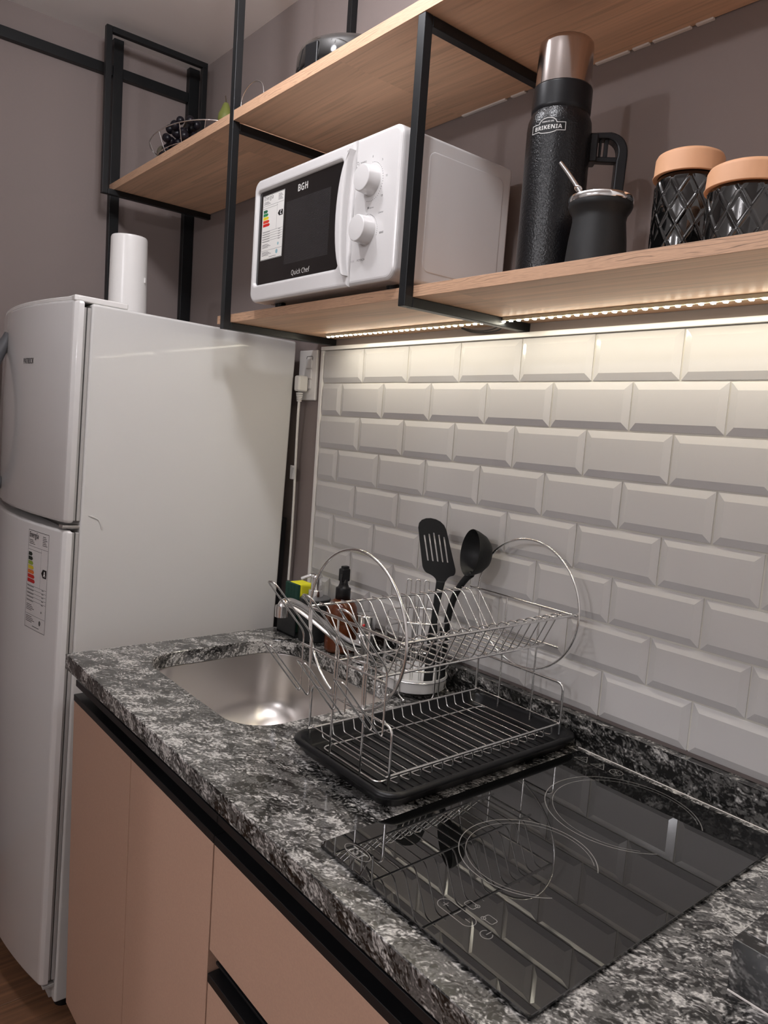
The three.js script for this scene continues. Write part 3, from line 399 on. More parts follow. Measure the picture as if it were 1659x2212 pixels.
// ---------------------------------------------------------------- glass cooktop
{
  const X0 = 0.833, X1 = 1.147, Z0 = 0.040, Z1 = 0.538, w = X1 - X0, d = Z1 - Z0;
  const o = thing('glass_cooktop', 'black glass cooktop with two ring burners set in the granite', 'cooktop', [0, 0.9002, 0]);
  const tex = canvasTex(1280, 2048, (g, W, H) => {
    const px = x => (x - X0) / w * W, pz = z => (z - Z0) / d * H, m = W / w;
    g.fillStyle = '#0a0a0a'; g.fillRect(0, 0, W, H); g.strokeStyle = g.fillStyle = '#7c7a77'; g.lineCap = 'round';
    const arc = (cx, cz, r, a0, a1, lw) => { g.lineWidth = lw; g.beginPath(); g.arc(px(cx), pz(cz), r * m, a0, a1); g.stroke(); };
    arc(0.985, 0.347, 0.0805, 0.55, 2 * Math.PI - 0.55, 5); arc(0.988, 0.347, 0.0745, 0.75, 2 * Math.PI - 0.75, 3.5);
    arc(0.986, 0.155, 0.1005, 0.58, 2 * Math.PI - 0.52, 5); arc(0.990, 0.155, 0.0935, 0.8, 2 * Math.PI - 0.7, 3.5);
    g.lineWidth = 4; // touch controls
    const pill = (x0, x1, z0, z1) => { const r = (z1 - z0) / 2 * m; g.beginPath(); g.roundRect(px(x0), pz(z0), (x1 - x0) * m, (z1 - z0) * m, r); g.stroke(); };
    pill(0.989, 1.038, 0.4835, 0.5005); g.beginPath(); g.moveTo(px(0.9945), pz(0.492)); g.lineTo(px(1.0015), pz(0.492)); g.moveTo(px(0.998), pz(0.4885)); g.lineTo(px(0.998), pz(0.4955)); g.moveTo(px(1.0265), pz(0.492)); g.lineTo(px(1.0325), pz(0.492)); g.moveTo(px(1.0145), pz(0.487)); g.lineTo(px(1.0145), pz(0.497)); g.stroke();
    for (const [x, z, s] of [[1.0135, 0.4705, 1], [1.041, 0.4715, -1]]) { g.beginPath(); g.roundRect(px(x - 0.0065), pz(z - 0.0048), 0.013 * m, 0.0096 * m, 0.0025 * m); g.stroke(); g.beginPath(); g.arc(px(x + 0.0055 * s), pz(z - 0.004 * s), 0.0024 * m, 0, 7); g.stroke(); }
    arc(1.0545, 0.4915, 0.0062, -0.9, 4.0, 4.5); g.beginPath(); g.moveTo(px(1.0545), pz(0.4915)); g.lineTo(px(1.0545), pz(0.4845)); g.stroke();
    // maker's oval
    g.save(); g.translate(px(0.873), pz(0.512)); g.lineWidth = 4; g.beginPath(); g.ellipse(0, 0, 0.021 * m, 0.0095 * m, 0, 0, 7); g.stroke(); g.font = 'bold 66px sans-serif'; g.textAlign = 'center'; g.textBaseline = 'middle'; g.fillText('TST', 0, 2); g.fillRect(-0.014 * m, 0.0063 * m, 0.028 * m, 4); g.restore();
    // warning signs near the wall
    const tri = (x, z) => { g.lineWidth = 5; g.lineJoin = 'round'; g.beginPath(); g.moveTo(px(x), pz(z - 0.0095)); g.lineTo(px(x + 0.0115), pz(z + 0.009)); g.lineTo(px(x - 0.0115), pz(z + 0.009)); g.closePath(); g.stroke(); };
    tri(0.857, 0.059); for (const k of [-1, 0, 1]) { g.lineWidth = 3; g.beginPath(); g.moveTo(px(0.857 + k * 0.003), pz(0.065)); g.quadraticCurveTo(px(0.8585 + k * 0.003), pz(0.062), px(0.857 + k * 0.003), pz(0.058)); g.stroke(); }
    tri(0.886, 0.0575); g.lineWidth = 5; g.beginPath(); g.moveTo(px(0.8875), pz(0.053)); g.lineTo(px(0.8845), pz(0.0585)); g.lineTo(px(0.8875), pz(0.0585)); g.lineTo(px(0.885), pz(0.064)); g.stroke();
    arc(0.913, 0.0565, 0.0098, 0, 7, 5); g.beginPath(); g.moveTo(px(0.906), pz(0.0495)); g.lineTo(px(0.920), pz(0.0635)); g.moveTo(px(0.913), pz(0.050)); g.lineTo(px(0.913), pz(0.063)); g.moveTo(px(0.9065), pz(0.0565)); g.lineTo(px(0.9195), pz(0.0565)); g.lineWidth = 3.5; g.stroke();
  });
  tex.wrapS = tex.wrapT = THREE.ClampToEdgeWrapping;
  const s = rrect(X0, X1, Z0, Z1, 0.005), g = extrude(s, 0.0028, 0.0006, 6, 1); g.rotateX(Math.PI / 2); g.translate(0, 0.0040, 0);
  const p = g.attributes.position, uv = g.attributes.uv; for (let i = 0; i < p.count; i++) uv.setXY(i, (p.getX(i) - X0) / w, 1 - (p.getZ(i) - Z0) / d);
  mesh('glass_top', g, P({ map: tex, roughness: 0.0, ior: 2.0, specularIntensity: 1 }), o);
  mesh('housing', box(X0 + 0.008, X1 - 0.008, -0.0001, 0.0006, Z0 + 0.008, Z1 - 0.008, 0), M.blackPlastic, o);
}

// ---------------------------------------------------------------- dish rack in its drip tray
{
  const t = thing('drip_tray', 'black plastic drip tray under the chrome dish rack', 'tray', [0, 0.9, 0]);
  const X0 = 0.588, X1 = 0.827, Z0 = 0.0235, Z1 = 0.432; const I = (i, y, r = 0.03) => [X0 + i, X1 - i, Z0 + i, Z1 - i, r, y];
  mesh('pan', loftRects([I(0.020, 0.0006, 0.022), I(0.014, 0.002, 0.024), I(0.006, 0.014, 0.026), I(0.0015, 0.0175), I(0, 0.0205), I(0.0005, 0.0235), I(0.003, 0.0262), I(0.006, 0.0265), I(0.009, 0.025, 0.026), I(0.012, 0.020, 0.024), I(0.019, 0.0078, 0.018), I(0.023, 0.0065, 0.016)], 8), M.blackPlastic, t);
  for (let k = 0; k < 24; k++) { const z = Z0 + 0.035 + k * (Z1 - Z0 - 0.07) / 23; mesh('rib', box(X0 + 0.03, X1 - 0.03, 0.0062, 0.0078, z - 0.0012, z + 0.0012, 0.0006), M.blackPlastic, t); }

  const o = thing('dish_rack', 'two-tier chrome wire dish rack with round ends beside the sink', 'dish rack', [0, 0.908, 0]);
  const y = v => v - 0.908, ch = M.chrome, rR = 0.0021, rW = 0.0012, rL = 0.0018;
  for (const [z, front] of [[0.400, 1], [0.037, -1]]) {
    const gap = front > 0; // front ring is open at the bottom and bends up into two legs
    if (gap) { const pts = ringCurve([0.699, y(1.110), z + 0.003], 0.1105, 'z', 72, -Math.PI / 2 + 0.30, Math.PI * 1.5 - 0.42); pts.unshift(V(0.7285, y(1.07), z + 0.003), V(0.7285, y(1.012), z + 0.003)); mesh('end_ring', sweep(new THREE.CatmullRomCurve3(pts, false, 'centripetal'), rR, 8, false, 150), ch, o); }
    else mesh('end_ring', ring([0.695, y(1.111), z - 0.003], 0.110, rR, 'z', 72, 8), ch, o);
    for (const x of [0.657, 0.7295]) mesh('leg', wire([[x, 0, z], [x, y(1.114), z]], rL), ch, o);
    mesh('end_hoop', wire([[0.602, 0, z], [0.602, y(1.0), z + 0.0005 * front], [0.791, y(1.0), z], [0.791, 0, z]], rR, 0.014), ch, o);
    mesh('leg', wire([[0.598, y(1.0), z + 0.003 * front], [0.590, y(1.114), z + 0.001 * front]], rL), ch, o);
    mesh('crossbar', wire([[0.584, y(1.115), z], [0.803, y(1.115), z]], rR), ch, o);
    mesh('crossbar', wire([[0.603, y(0.9345), z - 0.003 * front], [0.790, y(0.9345), z - 0.003 * front]], rW), ch, o);
    mesh('crossbar', wire([[front > 0 ? 0.574 : 0.66, y(1.0565), z + 0.004], [0.776, y(1.0565), z + 0.004]], rL), ch, o);
  }
  const ZA = 0.033, ZE = 0.404;
  for (const [x, yy, r] of [[0.585, 1.1165, rR], [0.800, 1.1165, rR], [0.663, 1.0545, rL], [0.748, 1.0545, rL], [0.605, 0.932, rR], [0.789, 0.932, rR]]) mesh('rail', wire([[x, y(yy), ZA], [x, y(yy), ZE]], r), ch, o);
  mesh('base_frame', wire([[0.634, y(0.9125), 0.052], [0.765, y(0.9125), 0.052], [0.765, y(0.9125), 0.398], [0.634, y(0.9125), 0.398]], rL, 0.012, true), ch, o);
  for (let k = 0; k < 17; k++) { const z = 0.0545 + k * 0.0205; mesh('plate_wire', wire([[0.583, y(1.1195), z], [0.604, y(1.1195), z], [0.657, y(1.0575), z], [0.752, y(1.0575), z], [0.782, y(1.1195), z], [0.802, y(1.1195), z]], rW, 0.009), ch, o); }
  for (let k = 0; k < 17; k++) { const z = 0.056 + k * 0.0203; mesh('base_wire', wire([[0.605, y(0.934), z], [0.611, y(0.9155), z], [0.778, y(0.9155), z], [0.791, y(0.918), z], [0.789, y(0.934), z]], rW, 0.005), ch, o); }
  for (const x of [0.596, 0.686, 0.771]) { const h = 0.0115, z = 0.4085;
    mesh('cup_holder', wire([[x - h, y(1.066), 0.475], [x - h, y(0.983), z + 0.001], [x - h, y(1.078), z], [x - h, y(1.162), 0.478], [x + h, y(1.162), 0.478], [x + h, y(1.078), z], [x + h, y(0.983), z + 0.001], [x + h, y(1.066), 0.475]], 0.0014, 0.011), ch, o);
    mesh('cup_holder_tip', wire([[x - h, y(1.0655), 0.4745], [x - h * 0.9, y(1.071), 0.479], [x + h * 0.9, y(1.071), 0.479], [x + h, y(1.0655), 0.4745]], 0.0014, 0.006), ch, o); }
}

// ---------------------------------------------------------------- utensil holder, spatula, ladle
{
  const cx = 0.493, cz = 0.0895, o = thing('utensil_holder', 'round chrome wire utensil holder with white drip dish behind the rack', 'utensil holder', [cx, 0.9, cz]);
  mesh('drip_dish', lathe([[0, 0.014], [0.055, 0.014], [0.059, 0.016], [0.0605, 0.0395], [0.0595, 0.0405], [0.058, 0.0395], [0.0565, 0.018], [0, 0.0165]], 64), M.milk, o);
  for (const [yy, r] of [[0.147, 0.0625], [0.118, 0.0605], [0.058, 0.0605], [0.036, 0.0615]]) mesh('hoop', ring([0, yy, 0], r, 0.0016, 'y', 64, 6), M.chrome, o);
  for (let k = 0; k < 5; k++) { const a = 1.28 + k * Math.PI * 2 / 5; for (const e of [-0.085, 0.085]) { const c = Math.cos(a + e), s = Math.sin(a + e); mesh('upright_wire', wire([[c * 0.062, 0.149, s * 0.062], [c * 0.062, 0.012, s * 0.062], [c * 0.064 + (e > 0 ? -s : s) * 0.012, 0.0035, s * 0.064 + (e > 0 ? c : -c) * 0.012]], 0.0015, 0.004), M.chrome, o); const b = new THREE.SphereGeometry(0.0035, 10, 8); b.translate(c * 0.064 + (e > 0 ? -s : s) * 0.012, 0.0036, s * 0.064 + (e > 0 ? c : -c) * 0.012); mesh('foot', b, M.chrome, o); } }
  const u = V(0.64, 0, -0.77).normalize();
  for (let k = 0; k < 3; k++) { const f = (k - 1) * 0.0165 - 0.007; const p = (d, yy) => V(u.x * (f + d), yy, u.z * (f + d)); mesh('hook_loop', wire([p(-0.002, 0.02), p(-0.002, 0.165), p(-0.0042, 0.182), p(-0.0042, 0.215), p(0.0042, 0.215), p(0.0042, 0.182), p(0.002, 0.165), p(0.002, 0.02)], 0.0014, 0.0042), M.chrome, o); }

  // slotted spatula leaning in the holder
  const sp = thing('slotted_spatula', 'black nylon slotted spatula standing in the wire utensil holder', 'spatula', [0.518, 0.919, 0.078]);
  { const s = new THREE.Shape(); const P2 = [[-0.0275, 0.233], [-0.0325, 0.270], [-0.033, 0.292]];
    // local axes: x = across, y = along
    s.moveTo(-0.0085, 0.196); s.quadraticCurveTo(-0.012, 0.206, -0.0245, 0.209); s.quadraticCurveTo(-0.0305, 0.212, -0.031, 0.222); s.lineTo(-0.0285, 0.292); s.bezierCurveTo(-0.027, 0.318, 0.021, 0.318, 0.0245, 0.292); s.lineTo(0.031, 0.222); s.quadraticCurveTo(0.0305, 0.212, 0.0245, 0.209); s.quadraticCurveTo(0.012, 0.206, 0.0085, 0.196); s.closePath(); void P2;
    for (let k = -2; k <= 2; k++) { const x = k * 0.0092, h = rrect(x - 0.0013, x + 0.0013, 0.232, 0.279 + (2 - Math.abs(k)) * 0.003, 0.0012); s.holes.push(h); }
    const g = extrude(s, 0.0016, 0.0006, 8, 1); const head = mesh('head', g, M.nylon, sp);
    const hs = new THREE.Shape(); hs.moveTo(-0.0085, 0.197); hs.lineTo(0.0085, 0.197); hs.quadraticCurveTo(0.006, 0.17, 0.0062, 0.12); hs.lineTo(0.0092, 0.095); hs.lineTo(0.0085, 0.0); hs.lineTo(-0.0085, 0.0); hs.lineTo(-0.0092, 0.095); hs.lineTo(-0.0062, 0.12); hs.quadraticCurveTo(-0.006, 0.17, -0.0085, 0.197);
    const hg = extrude(hs, 0.006, 0.002, 6, 2); hg.translate(0, 0, -0.003);
    const bend = gg => { const p = gg.attributes.position; for (let i = 0; i < p.count; i++) { const yy = p.getY(i), q = Math.max(0, yy - 0.10); p.setX(i, p.getX(i) + q * q * 0.55 - Math.max(0, yy - 0.20) * 0.42); p.setZ(i, p.getZ(i) - q * 0.10); } gg.computeVertexNormals(); };
    bend(g); bend(hg); mesh('handle', hg, M.nylon, sp); void head; sp.rotation.set(-0.03, 0.80, -0.02, 'YXZ'); }
  const la = thing('soup_ladle', 'black nylon soup ladle leaning in the wire utensil holder', 'ladle', [0.521, 0.919, 0.072]);
  { // bowl: opening faces left of the viewer
    const bw = lathe([[0.0, -0.036], [0.012, -0.0355], [0.024, -0.031], [0.034, -0.021], [0.040, -0.008], [0.0425, 0.002], [0.0415, 0.0025], [0.0385, -0.007], [0.0325, -0.0195], [0.023, -0.029], [0.011, -0.0333], [0, -0.034]], 40);
    const m = mesh('bowl', bw, M.nylon, la); const n = V(-0.40, 0.12, 0.91).normalize(); m.quaternion.setFromUnitVectors(V(0, 1, 0), n); m.position.set(0.062, 0.262, -0.012);
    mesh('handle', sweep(new THREE.CatmullRomCurve3([V(0.017, 0, -0.008), V(0.017, 0.06, -0.006), V(0.022, 0.12, -0.006), V(0.036, 0.18, -0.008), V(0.057, 0.215, -0.012), V(0.067, 0.224, -0.014)]), t => t < 0.4 ? 0.0085 : 0.0062, 10, false, 40), M.nylon, la);
    mesh('hook_notch', box(0.009, 0.022, 0.105, 0.113, -0.006, 0.004, 0.002), M.nylon, la); }
}

// ---------------------------------------------------------------- sponge caddy with soap pump, sponge, amber bottle, faucet
{
  const o = thing('sponge_caddy', 'matte black sponge caddy with built-in soap pump by the refrigerator', 'soap caddy', [0, 0.9, 0]);
  // open box part
  mesh('holder', mergeGeometries([box(0.022, 0.098, 0, 0.006, 0.028, 0.106, 0.001), box(0.022, 0.098, 0, 0.082, 0.1025, 0.106, 0.001), box(0.022, 0.098, 0, 0.088, 0.028, 0.0315, 0.001), box(0.022, 0.0255, 0, 0.085, 0.028, 0.106, 0.001)].map(g => g.index ? g.toNonIndexed() : g)), M.mate, o);
  mesh('soap_tank', lathe([[0, 0], [0.034, 0], [0.0355, 0.002], [0.0355, 0.094], [0.0345, 0.0965], [0, 0.0965]], 48).translate(0.118, 0, 0.067), M.mate, o);
  mesh('tank_lid', lathe([[0.033, 0.0965], [0.032, 0.0985], [0, 0.0985]], 48).translate(0.118, 0, 0.067), M.greyPlastic, o);
  const p = mesh('pump', lathe([[0.0175, 0.0985], [0.0175, 0.114], [0.0155, 0.116], [0.0125, 0.116], [0.0125, 0.143], [0.0135, 0.144], [0.0135, 0.152], [0, 0.152]], 32).translate(0.118, 0, 0.067), M.chrome, o);
  mesh('spout', wire([[0.118, 0.1475, 0.067], [0.110, 0.149, 0.075], [0.094, 0.138, 0.092]], 0.0042, 0.006, false, 10), M.chrome, p);
  const s = thing('dish_sponge', 'yellow sponge with dark green scouring side standing in the black caddy', 'sponge', [0.054, 0.907, 0.0835]);
  { const g = new RoundedBoxGeometry(0.052, 0.112, 0.040, 5, 0.005), q = g.attributes.position; for (let i = 0; i < q.count; i++) { const k = (fbm(q.getX(i) * 90 + 5, q.getY(i) * 90 + q.getZ(i) * 60, 2) - 0.5) * 0.006; q.setXYZ(i, q.getX(i) + k, q.getY(i) + k, q.getZ(i)); } g.computeVertexNormals(); g.translate(0, 0.056, -0.0200); mesh('foam', g, M.yellow, s);
    mesh('scouring_pad', new RoundedBoxGeometry(0.0525, 0.112, 0.008, 2, 0.0015).translate(0, 0.056, 0.0045), M.green, s);
    for (let k = 1; k < 4; k++) mesh('pad_ridge', box(-0.024, 0.024, 0.112 - k * 0.014, 0.1128 - k * 0.014, 0.0083, 0.0092, 0), M.green, s); for (let k = -1; k < 2; k++) mesh('pad_ridge', box(k * 0.013 - 0.0005, k * 0.013 + 0.0005, 0.01, 0.112, 0.0083, 0.0091, 0), M.green, s); }
  const b = thing('amber_bottle', 'amber bottle with black pump spray head by the tiles', 'bottle', [0.2175, 0.9, 0.064]);
  mesh('glass', lathe([[0, 0.0], [0.030, 0], [0.0335, 0.003], [0.0345, 0.007], [0.0345, 0.086], [0.0325, 0.099], [0.026, 0.110], [0.0155, 0.116], [0.0135, 0.118], [0.0135, 0.128]], 48), M.amber, b);
  mesh('liquid', lathe([[0, 0.004], [0.0295, 0.004], [0.0325, 0.008], [0.0325, 0.062], [0, 0.062]], 40), S({ color: lin(0.05, 0.012, 0.004), roughness: 0.2 }), b);
  const h = mesh('spray_head', mergeGeometries([lathe([[0, 0.117], [0.0165, 0.117], [0.0165, 0.140], [0.0125, 0.142], [0.0095, 0.150], [0.0092, 0.160], [0, 0.160]], 32).toNonIndexed(), box(-0.0085, 0.0085, 0.155, 0.183, -0.011, 0.010, 0.003, 2).toNonIndexed(), box(-0.006, 0.006, 0.176, 0.1885, -0.009, 0.006, 0.002, 2).toNonIndexed()]), M.blackPlastic, b); void h;
  mesh('trigger', wire([[0.004, 0.172, 0.010], [0.008, 0.160, 0.014], [0.010, 0.150, 0.013]], 0.0025, 0.005, false, 8), M.blackPlastic, b);

  const f = thing('kitchen_faucet', 'chrome single-hole faucet with long arched spout over the sink', 'faucet', [0.303, 0.9, 0.062]);
  mesh('base', lathe([[0, 0.0], [0.027, 0], [0.027, 0.004], [0.0225, 0.008], [0.0215, 0.060], [0.0195, 0.064], [0, 0.064]], 40), M.chrome, f);
  const kn = mesh('handle_knob', new THREE.CylinderGeometry(0.0215, 0.0195, 0.034, 10).translate(0, 0.082, 0), M.chrome, f); mesh('knob_cap', lathe([[0.0215, 0.099], [0.019, 0.1035], [0, 0.1045]], 32), M.chrome, kn);
  mesh('hot_mark', new THREE.SphereGeometry(0.0032, 10, 8).translate(0.0125, 0.082, 0.0168), M.red, kn);
  const spt = mesh('spout', sweep(new THREE.CatmullRomCurve3([V(0, 0.032, 0.012), V(-0.004, 0.044, 0.045), V(-0.009, 0.076, 0.090), V(-0.011, 0.110, 0.134), V(-0.012, 0.132, 0.166), V(-0.012, 0.141, 0.187), V(-0.012, 0.140, 0.199), V(-0.012, 0.134, 0.203)]), t => 0.0125 - 0.003 * Math.min(1, t * 1.3), 16, false, 48), M.chrome, f);
  mesh('aerator', new THREE.CylinderGeometry(0.0125, 0.0125, 0.022, 24).translate(-0.012, 0.126, 0.203), M.chrome, spt);
  const sc = thing('dish_scraper', 'flat pointed black plastic scraper leaning against the granite upstand', 'scraper', [0.405, 0.9, 0.045]);
  { const s2 = new THREE.Shape(); s2.moveTo(-0.004, 0.066); s2.lineTo(-0.012, 0.06); s2.lineTo(-0.002, 0.0); s2.lineTo(0.034, 0.0); s2.quadraticCurveTo(0.014, 0.035, -0.004, 0.066); const g = extrude(s2, 0.004, 0.0008, 4, 1); g.rotateX(-0.28); g.translate(0, 0.001, 0.0); mesh('blade', g, M.blackPlastic, sc); }
}

// ---------------------------------------------------------------- microwave
{
  const X0 = 0.140, X1 = 0.586, Y0 = 1.6180, Y1 = 1.850, ZF = 0.287, o = thing('microwave_oven', 'white microwave oven with black door window on the lower oak shelf', 'microwave', [0, 1.6078, 0]);
  const y = v => v - 1.6078;
  mesh('cabinet', box(X0 + 0.004, X1 - 0.003, y(Y0 + 0.003), y(Y1 - 0.004), 0.036, 0.250, 0.006, 2), M.mwSide, o);
  { const g = extrude(rrect(-0.228, -0.056, y(Y0 + 0.022), y(Y1 - 0.026), 0.014), 0.0012, 0.0022, 8, 3); g.rotateY(Math.PI / 2); g.translate(X1 - 0.0055, 0, 0); mesh('side_emboss', g, M.mwSide, o); }
  for (const x of [X0 + 0.05, X1 - 0.05]) for (const z of [0.07, 0.245]) mesh('foot', new THREE.CylinderGeometry(0.011, 0.010, y(Y0 + 0.004), 16).translate(x, y(Y0 + 0.004) / 2, z), M.blackPlastic, o);
  // door with window opening
  const xd = 0.4675, ds = new THREE.Shape(), r = 0.02; ds.moveTo(xd, y(Y0)); ds.lineTo(xd, y(Y1)); ds.lineTo(X0 + r, y(Y1)); ds.absarc(X0 + r, y(Y1) - r, r, Math.PI / 2, Math.PI); ds.lineTo(X0, y(Y0) + r); ds.absarc(X0 + r, y(Y0) + r, r, Math.PI, Math.PI * 1.5); ds.closePath();
  ds.holes.push(rrect(0.1535, 0.4335, y(1.6515), y(1.8265), 0.007));
  const dg = extrude(ds, 0.024, 0.006, 10, 4); dg.translate(0, 0, ZF - 0.030); const door = mesh('door', dg, M.mwWhite, o);
  const win = canvasTex(1400, 900, (g, W, H) => { g.fillStyle = '#050506'; g.fillRect(0, 0, W, H); g.fillStyle = '#0b0b0c'; g.fillRect(W * 0.14, 0, W * 0.86, H); const x0 = W * 0.36, x1 = W * 0.86, y0 = H * 0.20, y1 = H * 0.84; g.fillStyle = '#474749'; for (let a = 0; y0 + a * 9 < y1; a++) for (let b = x0; b < x1; b += 12) { g.beginPath(); g.arc(b + (a % 2) * 6, y0 + a * 9, 2.9, 0, 7); g.fill(); }
    g.fillStyle = '#c9c7c3'; g.textAlign = 'center'; g.textBaseline = 'middle'; g.font = 'bold 84px sans-serif'; g.save(); g.translate(W * 0.545, H * 0.095); g.scale(1.0, 1.05); g.fillText('BGH', 0, 0); g.restore(); g.font = '62px sans-serif'; g.fillText('Quick Chef', W * 0.565, H * 0.935); });
  const wg = new THREE.BoxGeometry(0.2815, 0.1765, 0.004); wg.translate(0.2935, y(1.739), ZF - 0.008); const wm = P({ map: win, roughness: 0.06, clearcoat: 0.6, clearcoatRoughness: 0.03 });
  mesh('window', wg, wm, door);
  const lab = canvasTex(560, 840, (g, w, h) => energyLabel(g, w, h, 'C', false)); const lg = new THREE.PlaneGeometry(0.079, 0.121); lg.translate(0.206, y(1.7575), ZF - 0.0056); const lm = mesh('energy_label', lg, S({ map: lab, roughness: 0.5 }), door); lm.userData.label = 'white energy rating sticker with coloured bars and letter C';
  // crescent grip along the door's edge
  { const s = new THREE.Shape(); s.moveTo(0.4655, y(Y1) - 0.016); s.bezierCurveTo(0.428, y(Y1) - 0.05, 0.428, y(Y0) + 0.05, 0.4625, y(Y0) + 0.017); s.lineTo(0.4665, y(Y0) + 0.017); s.bezierCurveTo(0.452, y(Y0) + 0.06, 0.452, y(Y1) - 0.06, 0.4665, y(Y1) - 0.016); const g = extrude(s, 0.012, 0.004, 16, 3); g.translate(0, 0, ZF - 0.004); mesh('handle', g, M.mwWhite, door); }
  // control panel
  const ps = new THREE.Shape(); ps.moveTo(xd + 0.0015, y(Y0)); ps.lineTo(X1 - r, y(Y0)); ps.absarc(X1 - r, y(Y0) + r, r, -Math.PI / 2, 0); ps.lineTo(X1, y(Y1) - r); ps.absarc(X1 - r, y(Y1) - r, r, 0, Math.PI / 2); ps.lineTo(xd + 0.0015, y(Y1)); ps.closePath();
  const pg = extrude(ps, 0.026, 0.007, 10, 4); pg.translate(0, 0, ZF - 0.033);
  const pw = X1 - xd, ph = Y1 - Y0, ptex = canvasTex(1024, 1960, (g, W, H) => { g.fillStyle = '#fff'; g.fillRect(0, 0, W, H); g.fillStyle = '#222'; const k = W / pw, px = x => (x - xd) * k, py = v => (Y1 - v) * k; g.textAlign = 'center'; g.textBaseline = 'middle'; g.font = '40px sans-serif';
    const dial = (cx, cy, R, a0, a1, n) => { for (let i = 0; i <= n; i++) { const a = a0 + (a1 - a0) * i / n; g.beginPath(); g.arc(px(cx) + Math.cos(a) * R * k, py(cy) + Math.sin(a) * R * k, 5, 0, 7); g.fill(); } };
    const C1 = [0.516, 1.776], C2 = [0.511, 1.7005]; dial(...C1, 0.0290, -1.55, 1.85, 26); dial(...C2, 0.0275, -1.9, 0.25, 20);
    const t = (s, x, v, f = '38px sans-serif') => { g.font = f; g.fillText(s, px(x), py(v)); };
    t('0', C1[0], C1[1] + 0.0375); t('5', C1[0] + 0.025, C1[1] + 0.028); t('10', C1[0] + 0.0375, C1[1] + 0.002); t('15', C1[0] + 0.029, C1[1] - 0.0255, 'bold 38px sans-serif'); t('30', C1[0] - 0.004, C1[1] - 0.0385, 'bold 38px sans-serif'); t('TIEMPO', C1[0] - 0.024, C1[1] + 0.0335); g.lineWidth = 4; g.strokeStyle = '#222'; g.beginPath(); g.arc(px(C1[0] - 0.040), py(C1[1] + 0.0335), 0.0042 * k, 0, 7); g.moveTo(px(C1[0] - 0.040), py(C1[1] + 0.0365)); g.lineTo(px(C1[0] - 0.040), py(C1[1] + 0.0335)); g.lineTo(px(C1[0] - 0.0375), py(C1[1] + 0.0335)); g.stroke();
    t('Mínimo', C2[0] + 0.010, C2[1] + 0.036, '28px sans-serif'); t('Calentar', C2[0] + 0.034, C2[1] + 0.0255, '30px sans-serif'); t('MAX', C2[0] + 0.039, C2[1] - 0.005, 'bold 40px sans-serif'); t('POTENCIA', C2[0] - 0.010, C2[1] - 0.040, '38px sans-serif'); g.beginPath(); for (const q of [-1, 0, 1]) { const x = px(C2[0] - 0.0325 + q * 0.003), v = py(C2[1] - 0.040); g.moveTo(x, v + 12); g.quadraticCurveTo(x + 9, v, x, v - 14); } g.stroke(); });
  ptex.wrapS = ptex.wrapT = THREE.ClampToEdgeWrapping;
  { const p = pg.attributes.position, uv = pg.attributes.uv; for (let i = 0; i < p.count; i++) uv.setXY(i, (p.getX(i) - xd) / pw, (p.getY(i) - y(Y0)) / ph); }
  const pm = P({ color: lin(0.64, 0.625, 0.62), map: ptex, roughness: 0.2, clearcoat: 0.5, clearcoatRoughness: 0.05 });
  const panel = mesh('control_panel', pg, pm, o);
  for (const [cx, cy] of [[0.516, 1.776], [0.511, 1.7005]]) { const g = lathe([[0, 0.0215], [0.0190, 0.0215], [0.0208, 0.0197], [0.0224, 0.002], [0.0232, 0.0005], [0.0232, 0]], 48); g.rotateX(Math.PI / 2); g.translate(cx, y(cy), ZF); mesh('knob', g, M.mwWhite, panel); }
}

